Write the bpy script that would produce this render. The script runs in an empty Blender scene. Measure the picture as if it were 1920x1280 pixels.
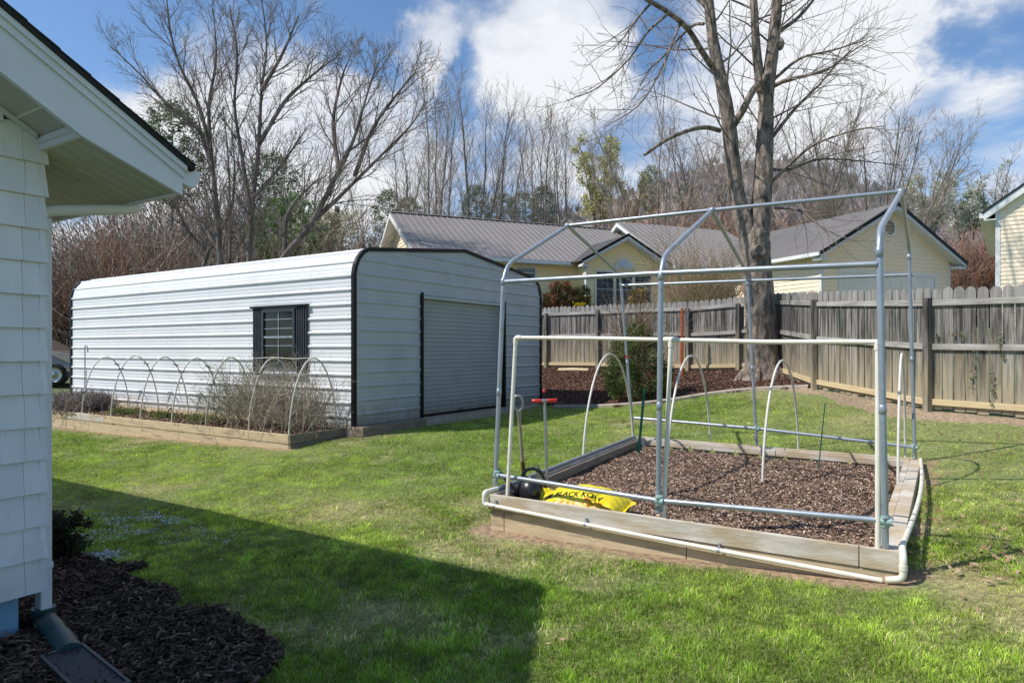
import bpy, math, random
import numpy as np
from mathutils import Vector, Matrix
random.seed(7); rs = np.random.RandomState(11)
C = bpy.context.scene.collection
F, PX0, HY, CZ = 1254.0, 960.0, 656.0, 1.54      # focal length, principal point, horizon and eye height of the surveyed view
def at(px, py, d):                                # a surveyed sight line at distance d -> world point
    return (px-PX0)/F*d, d, CZ-(py-HY)/F*d
U = np.array([-.841, .541, 0]); V = np.array([.541, .841, 0]); Z = np.array([0, 0, 1.])
def v3(*a): return np.array(a if len(a) > 1 else a[0], float)

# ---------------------------------------------------------------- objects
ORG = {}
def tag(o, label=None, cat=None, group=None, kind=None):
    if label: o['label'] = label
    if cat: o['category'] = cat
    if group: o['group'] = group
    if kind: o['kind'] = kind
    return o
def thing(name, loc, label, cat, group=None):
    o = bpy.data.objects.new(name, None); C.objects.link(o); o.location = loc
    o.empty_display_size = .1
    ORG[o.name] = v3(loc); return tag(o, label, cat, group)
def link(name, me, mats, parent=None, base=None):
    """link mesh given in world coordinates; parent or base give its origin"""
    o = bpy.data.objects.new(name, me)
    for m in (mats if isinstance(mats, (list, tuple)) else [mats]): me.materials.append(m)
    C.objects.link(o)
    if parent is not None:
        org = ORG[parent.name]; o.parent = parent
    elif base is not None:
        org = v3(base); o.location = base
    else: org = v3(0, 0, 0)
    if np.any(org):
        n = len(me.vertices); co = np.empty(n*3, 'f'); me.vertices.foreach_get('co', co)
        co = (co.reshape(-1, 3)-org).astype('f').ravel(); me.vertices.foreach_set('co', co); me.update()
    ORG[o.name] = org
    return o
class MB:
    def __init__(s): s.v = []; s.f = []; s.m = []; s.sm = []
    def add(s, vs, fs, mi=0, smooth=False):
        b = len(s.v); s.v += [tuple(map(float, p)) for p in vs]
        for f in fs: s.f.append([i+b for i in f]); s.m.append(mi); s.sm.append(smooth)
    def poly(s, pts, mi=0): s.add(pts, [list(range(len(pts)))], mi)
    def para(s, o, a, b, c, mi=0):
        o, a, b, c = map(v3, (o, a, b, c))
        if np.dot(np.cross(a, b), c) < 0: a, b = b, a
        p = [o, o+a, o+a+b, o+b, o+c, o+a+c, o+a+b+c, o+b+c]
        s.add(p, [[3,2,1,0],[4,5,6,7],[0,1,5,4],[1,2,6,5],[2,3,7,6],[3,0,4,7]], mi)
    def beam(s, A, B, w, h, mi=0, up=(0,0,1), jit=0):
        """bar from A to B, w across, h along up, centred"""
        A, B = v3(A), v3(B); d = (B-A)/np.linalg.norm(B-A); up = v3(up)
        sd = np.cross(d, up); sd /= np.linalg.norm(sd); u2 = np.cross(sd, d)
        s.para(A-sd*w/2-u2*h/2, B-A, sd*w, u2*h, mi)
    def prism(s, pts, ext, mi=0, smooth=False):
        n = len(pts); ext = v3(ext); a = [v3(p) for p in pts]; b = [p+ext for p in a]
        s.add(a+b, [list(range(n))[::-1], list(range(n, 2*n))]+[[i, (i+1) % n, n+(i+1) % n, n+i] for i in range(n)], mi, smooth)
    def tube(s, pts, r, k=10, mi=0, cap=True, smooth=True, flat=1.0, fup=None):
        pts = [v3(p) for p in pts]; n = len(pts)
        rr = r if hasattr(r, '__len__') else [r]*n
        prev = None; vs = []
        for i in range(n):
            t = pts[min(i+1, n-1)]-pts[max(i-1, 0)]; t /= (np.linalg.norm(t)+1e-9)
            if prev is None:
                ref = v3(0,0,1) if abs(t[2]) < .9 else v3(1,0,0)
                if fup is not None: ref = v3(fup)
                a = np.cross(t, ref)
            else: a = prev-t*np.dot(prev, t)
            a /= np.linalg.norm(a); prev = a; b = np.cross(t, a)
            for j in range(k):
                w = 2*math.pi*j/k; vs.append(pts[i]+rr[i]*(a*math.cos(w)+b*math.sin(w)*flat))
        fs = [[i*k+j, i*k+(j+1) % k, (i+1)*k+(j+1) % k, (i+1)*k+j] for i in range(n-1) for j in range(k)]
        s.add(vs, fs, mi, smooth)
        if cap:
            s.add(vs[:k][::-1], [list(range(k))], mi); s.add(vs[-k:], [list(range(k))], mi)
    def lathe(s, o, prof, k=20, mi=0, ax=(0,0,1), sx=1, sy=1):
        o = v3(o); ax = v3(ax); ref = v3(1,0,0) if abs(ax[0]) < .9 else v3(0,1,0)
        a = np.cross(ax, ref); a /= np.linalg.norm(a); b = np.cross(ax, a)
        vs = [o+ax*z+r*(a*math.cos(2*math.pi*j/k)*sx+b*math.sin(2*math.pi*j/k)*sy) for r, z in prof for j in range(k)]
        fs = [[i*k+j, i*k+(j+1) % k, (i+1)*k+(j+1) % k, (i+1)*k+j] for i in range(len(prof)-1) for j in range(k)]
        s.add(vs, fs, mi, True)
    def build(s, name, mats, parent=None, base=None, bevel=0):
        me = bpy.data.meshes.new(name); me.from_pydata(s.v, [], s.f)
        me.polygons.foreach_set('material_index', s.m); me.polygons.foreach_set('use_smooth', s.sm); me.update()
        o = link(name, me, mats, parent, base)
        if bevel:
            b = o.modifiers.new('bevel', 'BEVEL'); b.width = bevel; b.segments = 2; b.limit_method = 'ANGLE'
        return o
def fast_mesh(name, vs, faces, k, col=None, smooth=False):
    """faces: (m,k) int array"""
    me = bpy.data.meshes.new(name); vs = np.asarray(vs, 'f'); faces = np.asarray(faces, 'i')
    me.vertices.add(len(vs)); me.vertices.foreach_set('co', vs.ravel())
    m = len(faces); me.loops.add(m*k); me.loops.foreach_set('vertex_index', faces.ravel())
    me.polygons.add(m); me.polygons.foreach_set('loop_start', np.arange(0, m*k, k, dtype='i'))
    if smooth: me.polygons.foreach_set('use_smooth', np.ones(m, bool))
    if col is not None:
        a = me.color_attributes.new('col', 'FLOAT_COLOR', 'POINT')
        c = np.ones((len(vs), 4), 'f'); c[:, :3] = col; a.data.foreach_set('color', c.ravel())
    me.update(calc_edges=True); me.validate(); return me

# ---------------------------------------------------------------- materials
def newmat(name):
    m = bpy.data.materials.new(name); m.use_nodes = True; nt = m.node_tree
    return m, nt, nt.nodes['Principled BSDF']
def rgba(c): return (c[0], c[1], c[2], 1)
def pm(name, c1, c2=None, scale=4, rough=.7, bump=0, bscale=40, st=(1,1,1), metal=0, isl=0, spec=.4, c3=None, s3=1.0, f3=.5, lo=.35, hi=.65, dist=.02, grime=None):
    m, nt, b = newmat(name); N = nt.nodes; L = nt.links
    b.inputs['Roughness'].default_value = rough; b.inputs['Metallic'].default_value = metal
    b.inputs['Specular IOR Level'].default_value = spec
    tc = N.new('ShaderNodeTexCoord'); mp = N.new('ShaderNodeMapping'); mp.inputs['Scale'].default_value = st
    L.new(tc.outputs['Object'], mp.inputs['Vector'])
    def noise(s, det=8):
        n = N.new('ShaderNodeTexNoise'); n.inputs['Scale'].default_value = s; n.inputs['Detail'].default_value = det
        n.inputs['Roughness'].default_value = .62; L.new(mp.outputs[0], n.inputs['Vector']); return n
    rnd = None
    if isl:
        g = N.new('ShaderNodeNewGeometry'); rnd = g.outputs['Random Per Island']
        wn = N.new('ShaderNodeTexWhiteNoise'); wn.noise_dimensions = '1D'; L.new(rnd, wn.inputs['W'])
        sc = N.new('ShaderNodeVectorMath'); sc.operation = 'SCALE'; sc.inputs['Scale'].default_value = 30; L.new(wn.outputs['Color'], sc.inputs[0])
        L.new(sc.outputs[0], mp.inputs['Location'])
    if c2 is None: c2 = [x*.88 for x in c1]
    n = noise(scale); r = N.new('ShaderNodeValToRGB'); L.new(n.outputs[0], r.inputs[0])
    r.color_ramp.elements[0].position = lo; r.color_ramp.elements[1].position = hi
    r.color_ramp.elements[0].color = rgba(c1); r.color_ramp.elements[1].color = rgba(c2)
    out = r.outputs[0]
    if c3:
        n3 = noise(s3); r3 = N.new('ShaderNodeValToRGB'); L.new(n3.outputs[0], r3.inputs[0])
        r3.color_ramp.elements[0].position = f3; r3.color_ramp.elements[1].position = min(f3+.15, 1)
        mx = N.new('ShaderNodeMix'); mx.data_type = 'RGBA'; L.new(r3.outputs[0], mx.inputs[0]); L.new(out, mx.inputs[6]); mx.inputs[7].default_value = rgba(c3); out = mx.outputs[2]
    if grime:
        sx = N.new('ShaderNodeSeparateXYZ'); L.new(tc.outputs['Object'], sx.inputs[0]); gn = N.new('ShaderNodeTexNoise'); gn.inputs['Scale'].default_value = 7; gn.inputs['Detail'].default_value = 8; L.new(tc.outputs['Object'], gn.inputs['Vector'])
        ma = N.new('ShaderNodeMath'); ma.operation = 'MULTIPLY_ADD'; L.new(gn.outputs[0], ma.inputs[0]); ma.inputs[1].default_value = -grime[0]*1.6; L.new(sx.outputs[2], ma.inputs[2])
        gr = N.new('ShaderNodeMapRange'); L.new(ma.outputs[0], gr.inputs[0]); gr.inputs[1].default_value = -grime[0]*.8; gr.inputs[2].default_value = grime[0]*.35; gr.inputs[3].default_value = grime[2]; gr.inputs[4].default_value = 0
        gm = N.new('ShaderNodeMix'); gm.data_type = 'RGBA'; L.new(gr.outputs[0], gm.inputs[0]); L.new(out, gm.inputs[6]); gm.inputs[7].default_value = rgba(grime[1]); out = gm.outputs[2]
    if isl:
        mr = N.new('ShaderNodeMapRange'); L.new(rnd, mr.inputs[0]); mr.inputs[3].default_value = 1-isl; mr.inputs[4].default_value = 1+isl
        mu = N.new('ShaderNodeVectorMath'); mu.operation = 'SCALE'; L.new(out, mu.inputs[0]); L.new(mr.outputs[0], mu.inputs['Scale']); out = mu.outputs[0]
    L.new(out, b.inputs['Base Color'])
    if bump:
        nb = noise(bscale); bp = N.new('ShaderNodeBump'); bp.inputs['Strength'].default_value = bump; bp.inputs['Distance'].default_value = dist
        L.new(nb.outputs[0], bp.inputs['Height']); L.new(bp.outputs[0], b.inputs['Normal'])
    return m
def colmat(name, trans=0, rough=.7, mul=1, spec=.25):
    """colour from the point attribute 'col', optional leaf translucency"""
    m, nt, b = newmat(name); N = nt.nodes; L = nt.links
    a = N.new('ShaderNodeAttribute'); a.attribute_name = 'col'
    L.new(a.outputs['Color'], b.inputs['Base Color']); b.inputs['Roughness'].default_value = rough; b.inputs['Specular IOR Level'].default_value = spec
    if trans:
        t = N.new('ShaderNodeBsdfTranslucent'); L.new(a.outputs['Color'], t.inputs[0]); mx = N.new('ShaderNodeMixShader'); mx.inputs[0].default_value = trans
        L.new(b.outputs[0], mx.inputs[1]); L.new(t.outputs[0], mx.inputs[2]); L.new(mx.outputs[0], nt.nodes['Material Output'].inputs[0])
    return m
M = {}
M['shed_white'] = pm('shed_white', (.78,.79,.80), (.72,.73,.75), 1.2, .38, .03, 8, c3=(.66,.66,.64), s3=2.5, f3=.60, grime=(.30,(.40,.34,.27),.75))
M['shed_gable_shaded'] = pm('shed_gable_shaded', (.45,.49,.53), (.39,.43,.47), 1.5, .42, .03, 8, c3=(.37,.40,.42), s3=1.3, f3=.60, grime=(.35,(.24,.20,.16),.8))  # white sheet too; the end wall's bluish shade is put into this colour
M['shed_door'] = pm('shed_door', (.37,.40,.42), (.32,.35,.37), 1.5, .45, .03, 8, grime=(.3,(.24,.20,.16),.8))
M['black_trim'] = pm('black_trim', (.006,.007,.008), (.010,.011,.012), 3, .5, spec=.25)
M['black_plastic'] = pm('black_plastic', (.012,.013,.015), (.02,.02,.022), 9, .33, .05, 60, spec=.6)
M['shutter'] = pm('shutter', (.05,.055,.065), (.035,.04,.05), 6, .5)
M['screw'] = pm('screw', (.12,.12,.12), None, 4, .4, metal=.5)
M['galv'] = pm('galv', (.38,.42,.47), (.30,.34,.39), 9, .38, .04, 30, metal=.45, c3=(.22,.20,.18), s3=4, f3=.60)
M['galv_dark'] = pm('galv_dark', (.20,.22,.24), (.26,.28,.30), 9, .45, metal=.4)
M['green_clamp'] = pm('green_clamp', (.25,.42,.38), (.35,.48,.45), 30, .5)
M['pvc'] = pm('pvc', (.80,.76,.66), (.72,.67,.56), 5, .38, c3=(.50,.45,.36), s3=6, f3=.58)
M['pvc_print'] = pm('pvc_print', (.2,.22,.3), None, 5, .5)
M['hoop_tan'] = pm('hoop_tan', (.70,.67,.60), (.58,.54,.47), 6, .45)
M['clip'] = pm('clip', (.12,.05,.05), (.08,.04,.04), 20, .5)
M['bed_grey'] = pm('bed_grey', (.66,.61,.53), (.48,.43,.36), 3, .85, .5, 18, st=(1,1,5), isl=.12, c3=(.46,.36,.24), s3=2.2, f3=.44, dist=.006)
M['bed_tan'] = pm('bed_tan', (.66,.52,.34), (.52,.40,.25), 3, .85, .5, 18, st=(1,1,6), isl=.15, c3=(.28,.22,.16), s3=2.2, f3=.55, dist=.006)
M['bed_dark'] = pm('bed_dark', (.20,.16,.12), (.30,.24,.18), 4, .9, .5, 18, st=(1,1,5), isl=.15, dist=.006)
M['soil'] = pm('soil', (.075,.045,.030), (.14,.088,.060), 14, .95, .8, 60)
M['mulch_dark'] = pm('mulch_dark', (.022,.013,.010), (.05,.03,.022), 18, .95, .8, 60)
M['chips'] = colmat('chips', 0, .85)
M['grass'] = colmat('grass', .35, .6, spec=.08)
M['leaf'] = colmat('leaf', .3, .6)
M['twig'] = colmat('twig', 0, .85)
M['yellow_siding'] = pm('yellow_siding', (.95,.76,.43), (.91,.72,.40), 1.0, .55)
M['cream_siding'] = pm('cream_siding', (.96,.81,.60), (.92,.77,.57), 1.0, .55)
M['white_trim'] = pm('white_trim', (.78,.78,.76), (.70,.70,.68), 2, .5)
M['metal_roof'] = pm('metal_roof', (.185,.165,.152), (.215,.192,.178), .8, .45, c3=(.25,.228,.21), s3=1.5, f3=.6)
M['seam_sunlit'] = pm('seam_sunlit', (.40,.37,.35), (.30,.28,.26), 2, .35)  # same paint as the roof; sunlit rib sides are painted in as paler colour
M['asphalt_shingle'] = pm('asphalt_shingle', (.02,.02,.022), (.04,.04,.042), 40, .95, .6, 150)
M['shingle_white'] = pm('shingle_white', (.73,.74,.77), (.66,.67,.70), 2.2, .65, .15, 60, st=(3,3,.7), isl=.035, c3=(.56,.56,.54), s3=5, f3=.62, grime=(.5,(.38,.35,.30),.6))
M['soffit'] = pm('soffit', (.50,.50,.45), (.45,.45,.40), 3, .55, c3=(.50,.50,.40), s3=2, f3=.62)
M['fascia'] = pm('fascia', (.66,.68,.72), (.60,.62,.66), 3, .5, c3=(.5,.5,.48), s3=4, f3=.68)
M['groove'] = pm('groove', (.80,.79,.66), None, 4, .6)
M['lapline'] = pm('lapline', (.10,.10,.09), None, 4, .8)
M['blue_block'] = pm('blue_block', (.20,.36,.50), (.17,.31,.44), 6, .9, .4, 80)
M['green_pipe'] = pm('green_pipe', (.015,.05,.055), (.02,.065,.065), 12, .45)
M['drain_grate'] = pm('drain_grate', (.03,.035,.04), (.05,.05,.055), 10, .5)
M['concrete'] = pm('concrete', (.44,.38,.31), (.33,.28,.23), 6, .9, .4, 60)
M['red_plastic'] = pm('red_plastic', (.55,.02,.018), (.48,.02,.015), 8, .35, spec=.6)
M['steel'] = pm('steel', (.38,.39,.40), (.28,.28,.28), 9, .35, metal=.6)
M['ash_handle'] = pm('ash_handle', (.36,.30,.22), (.28,.22,.15), 8, .6, st=(1,1,.2))
M['brown_handle'] = pm('brown_handle', (.13,.05,.03), (.09,.035,.02), 8, .5)
M['green_stake'] = pm('green_stake', (.012,.10,.075), (.02,.13,.09), 20, .5)
M['orange_paint'] = pm('orange_paint', (.60,.13,.03), (.42,.09,.03), 12, .6)
M['bag_yellow'] = pm('bag_yellow', (.80,.66,.01), (.76,.60,.01), 6, .33, .3, 22, spec=.6)
M['bag_olive'] = pm('bag_olive', (.55,.46,.02), (.16,.15,.03), 14, .35, .5, 30, spec=.6)
M['ink_black'] = pm('ink_black', (.012,.012,.012), None, 4, .4)
M['ink_red'] = pm('ink_red', (.62,.10,.02), None, 4, .4)
M['ink_orange'] = pm('ink_orange', (.75,.24,.01), None, 4, .4)
M['fence_gray'] = pm('fence_gray', (.30,.285,.265), (.135,.125,.115), 2.6, .9, .5, 16, st=(7,7,.7), isl=.22, dist=.008)
M['rail_gray'] = pm('rail_gray', (.48,.46,.42), (.24,.22,.20), 2, .9, .4, 16, st=(1,1,8), isl=.12, dist=.006)
M['rail_tan'] = pm('rail_tan', (.68,.54,.32), (.54,.42,.25), 2, .9, .4, 16, st=(1,1,8), isl=.12, dist=.006)
def bark(name, ca, cb, cc, s=9):
    m = pm(name, ca, cb, s, .95, 1.0, s*1.6, st=(1,1,.35), c3=cc, s3=s*.8, f3=.52, dist=.05); return m
M['bark_maple'] = bark('bark_maple', (.33,.27,.225), (.055,.043,.036), (.46,.34,.25), 11)
M['bark_grey'] = bark('bark_grey', (.28,.245,.215), (.15,.125,.11), (.38,.34,.30), 4)
M['twig_grey'] = pm('twig_grey', (.38,.32,.265), (.25,.205,.17), 1.5, .9)
M['twig_dark'] = pm('twig_dark', (.24,.195,.165), (.14,.115,.10), 1.5, .9)  # darkened so the tall crowns read as silhouettes on the sky
M['bark_dark'] = bark('bark_dark', (.19,.155,.135), (.09,.072,.062), (.30,.26,.23), 4)  # silhouette of the tall trees against the sky, painted into the bark colour
M['twig_maple'] = pm('twig_maple', (.28,.235,.20), (.13,.105,.09), 1.5, .9)
M['car_paint'] = pm('car_paint', (.32,.27,.22), (.30,.25,.20), 3, .28, metal=.7, spec=.6)
M['tyre'] = pm('tyre', (.015,.015,.015), None, 9, .8)
M['rim'] = pm('rim', (.4,.4,.4), None, 9, .3, metal=.8)
M['lamp_lens'] = pm('lamp_lens', (.7,.7,.7), None, 9, .1, spec=.8)
def glass(name, col, rough=.06):
    m, nt, b = newmat(name); b.inputs['Base Color'].default_value = rgba(col); b.inputs['Roughness'].default_value = rough
    b.inputs['Specular IOR Level'].default_value = .8
    N = nt.nodes; n = N.new('ShaderNodeTexNoise'); n.inputs['Scale'].default_value = 2.5; bp = N.new('ShaderNodeBump'); bp.inputs['Strength'].default_value = .03
    nt.links.new(n.outputs[0], bp.inputs['Height']); nt.links.new(bp.outputs[0], b.inputs['Normal']); return m
M['glass'] = glass('glass', (.012,.014,.016), .12); M['glass'].node_tree.nodes['Principled BSDF'].inputs['Specular IOR Level'].default_value = .28; M['muntin'] = pm('muntin', (.34,.38,.42), None, 5, .5); M['glass_blue'] = glass('glass_blue', (.03,.05,.07), .08)
# fence boards darken upward and are tan near the soil: a height driven blend on the real boards
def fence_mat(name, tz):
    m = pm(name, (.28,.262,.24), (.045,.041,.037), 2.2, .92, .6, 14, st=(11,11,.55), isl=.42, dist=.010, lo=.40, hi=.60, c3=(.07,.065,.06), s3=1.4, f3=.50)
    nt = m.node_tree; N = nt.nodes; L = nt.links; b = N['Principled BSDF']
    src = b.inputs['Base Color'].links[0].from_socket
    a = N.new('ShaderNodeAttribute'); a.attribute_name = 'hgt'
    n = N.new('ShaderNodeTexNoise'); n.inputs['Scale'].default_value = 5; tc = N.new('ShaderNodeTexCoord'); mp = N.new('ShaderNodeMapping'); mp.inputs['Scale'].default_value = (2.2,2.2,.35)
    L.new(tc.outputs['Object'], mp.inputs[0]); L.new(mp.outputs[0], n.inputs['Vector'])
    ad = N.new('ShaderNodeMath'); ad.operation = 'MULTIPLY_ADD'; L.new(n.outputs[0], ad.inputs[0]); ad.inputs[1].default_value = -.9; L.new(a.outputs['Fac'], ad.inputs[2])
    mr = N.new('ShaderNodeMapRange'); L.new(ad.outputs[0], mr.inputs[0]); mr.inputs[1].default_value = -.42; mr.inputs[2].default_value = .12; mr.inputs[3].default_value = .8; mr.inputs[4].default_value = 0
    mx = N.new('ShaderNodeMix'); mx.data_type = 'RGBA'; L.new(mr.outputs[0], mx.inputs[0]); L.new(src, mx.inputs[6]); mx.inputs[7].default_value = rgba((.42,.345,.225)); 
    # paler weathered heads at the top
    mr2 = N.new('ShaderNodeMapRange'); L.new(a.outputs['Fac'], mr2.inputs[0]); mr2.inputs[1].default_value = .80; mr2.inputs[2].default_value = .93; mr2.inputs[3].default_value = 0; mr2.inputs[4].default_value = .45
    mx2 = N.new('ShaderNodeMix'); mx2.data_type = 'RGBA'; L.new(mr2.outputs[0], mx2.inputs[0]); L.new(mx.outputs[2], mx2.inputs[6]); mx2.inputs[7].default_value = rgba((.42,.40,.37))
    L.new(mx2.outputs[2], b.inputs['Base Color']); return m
M['pickets'] = fence_mat('pickets', 0)

# ---------------------------------------------------------------- ground
CP = np.array([(-2.5,3.6,0),(-.2,5.7,0),(.9,3,.02),(2.45,4.0,.115),(0,0,0),(4.6,1,.25),(3.6,4,.24),(-6,8,-.03),(-3.31,9.85,.05),(-9.8,14.1,-.05),
 (-2.35,10.45,.17),(.95,15.1,.27),(-6,17,.2),(1.7,9.9,.24),(4.85,7.5,.27),(3.4,9.2,.3),(3.08,13.8,.45),(4.13,14,.6),(5.7,12.5,.81),(6.24,9.97,.63),(6.97,9.1,.60),(8.3,7.5,.58),
 (6.1,15.7,1.06),(5.6,16.6,1.02),(1.23,20,1.0),(-1,21.5,1.0),(2.46,19.05,1.0),(11,23,2.35),(0,26,2.2),(6,27,2.3),(20,27,2.4),(-12,25,.4),(-15,21,.5),(-20,12,-.1),(-12,6,-.1),(-6,2,-.05),(20,10,.9),(-22,30,.6),(0,36,3),(22,36,3),(-22,36,1.2),(0,-8,0),(20,-8,.4),(-20,-8,-.1)], float)
def _phi(r2): return np.where(r2 > 1e-9, r2*np.log(r2+1e-12)*.5, 0)
_n = len(CP); _K = _phi(((CP[:, None, :2]-CP[None, :, :2])**2).sum(-1))+np.eye(_n)*.6
_P = np.c_[np.ones(_n), CP[:, :2]]; _A = np.block([[_K, _P], [_P.T, np.zeros((3, 3))]])
_w = np.linalg.solve(_A, np.r_[CP[:, 2], 0, 0, 0])
def gz(x, y):
    x = np.atleast_1d(np.asarray(x, float)); y = np.atleast_1d(np.asarray(y, float))
    xc = np.clip(x, -24, 24); yc = np.clip(y, -8, 38); out = np.empty(len(xc))
    for i in range(0, len(xc), 50000):
        a = xc[i:i+50000]; b = yc[i:i+50000]
        r2 = (a[:, None]-CP[None, :, 0])**2+(b[:, None]-CP[None, :, 1])**2
        out[i:i+50000] = _phi(r2)@_w[:_n]+_w[_n]+_w[_n+1]*a+_w[_n+2]*b
    return out
def g1(x, y): return float(gz(x, y)[0])
def inpoly(x, y, poly):
    c = np.zeros(len(x), bool); n = len(poly)
    for i in range(n):
        x1, y1 = poly[i]; x2, y2 = poly[(i+1) % n]
        k = ((y1 > y) != (y2 > y)) & (x < (x2-x1)*(y-y1)/(y2-y1+1e-12)+x1); c ^= k
    return c
def inpw(x, y, poly):                              # ragged edged region
    return inpoly(x+.22*(vnoise(x, y, .28, 81)-.5)+.10*(vnoise(x, y, .09, 83)-.5), y+.22*(vnoise(x, y, .28, 82)-.5)+.10*(vnoise(x, y, .09, 84)-.5), poly)
# smooth value noise on the plane
def vnoise(x, y, s, seed=0):
    r = np.random.RandomState(seed); T = r.rand(64, 64); x = x/s; y = y/s
    xi = np.floor(x).astype(int); yi = np.floor(y).astype(int); fx = x-xi; fy = y-yi; fx = fx*fx*(3-2*fx); fy = fy*fy*(3-2*fy)
    g = lambda a, b: T[a % 64, b % 64]
    return (g(xi, yi)*(1-fx)+g(xi+1, yi)*fx)*(1-fy)+(g(xi, yi+1)*(1-fx)+g(xi+1, yi+1)*fx)*fy
def fbm(x, y, s, seed=0): return .55*vnoise(x, y, s, seed)+.3*vnoise(x, y, s*.45, seed+1)+.15*vnoise(x, y, s*.2, seed+2)

BED = dict(FL=v3(-.206,5.73,0), FR=v3(2.375,4.08,0), BR=v3(4.66,7.62,0), BL=v3(1.80,9.60,0)); BT = .306
SH0 = v3(-2.53,10.7,.32); SL, SW = 9.31, 5.9
def sp(t, s, z): return SH0+U*t+V*s+Z*z           # shed frame: t along the long wall, s across the gable
bedpoly = [tuple(BED[k][:2]) for k in ('FL','FR','BR','BL')]
shedpoly = [tuple(sp(*q,0)[:2]) for q in ((-.12,-.1),(-.12,SW+.1),(SL+.1,SW+.1),(SL+.1,-.1))]
sbpoly = [tuple(sp(*q,0)[:2]) for q in ((.27,-1.08),(9.9,-1.08),(9.9,0),(.27,0))]
mulchpoly = [(-4.3,6.3),(-3.9,5.4),(-3.31,5.03),(-2.82,4.72),(-2.38,4.45),(-1.91,4.02),(-1.6,3.79),(-1.28,3.49),(-1.12,3.09),(-.95,2.4),(-1.2,1.0),(-5.5,-1),(-8,3)]
fmulch = [(1.1,14.7),(2.0,14.0),(3.08,13.75),(4.13,13.95),(5.0,13.5),(5.62,12.75),(5.75,12.7),(6.1,15.7),(5.6,16.8),(1.2,20.2),(-2,22.8),(-1.5,20),(.3,16.2)]
housepoly_s = (-8.5, 0)
HC = v3(-2.566,3.64,0)                            # near corner of the white house
def hp(s, t, z): return HC+V*s+U*t+Z*z
housepoly = [tuple(hp(*q,0)[:2]) for q in ((0,0),(-8,0),(-8,12),(0,12))]
rfence = [(8.3,7.5),(6.24,9.97),(5.7,12.5),(6.0,15.4)]
bfence = [(-2.2,22.6),(-.3,21.15),(1.05,20.12),(2.46,19.05),(4.58,17.4),(5.63,16.6),(6.1,16.2)]
yardpoly = [(-14,-2),(10,-2),(9.5,6.0),(8.3,7.55),(6.24,10.0),(5.7,12.5),(6.0,15.5),(6.1,16.2),(-2.2,22.6),(-9,19.6),(-12,17.5),(-15,16),(-22,22),(-30,16),(-22,-2)]

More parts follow.
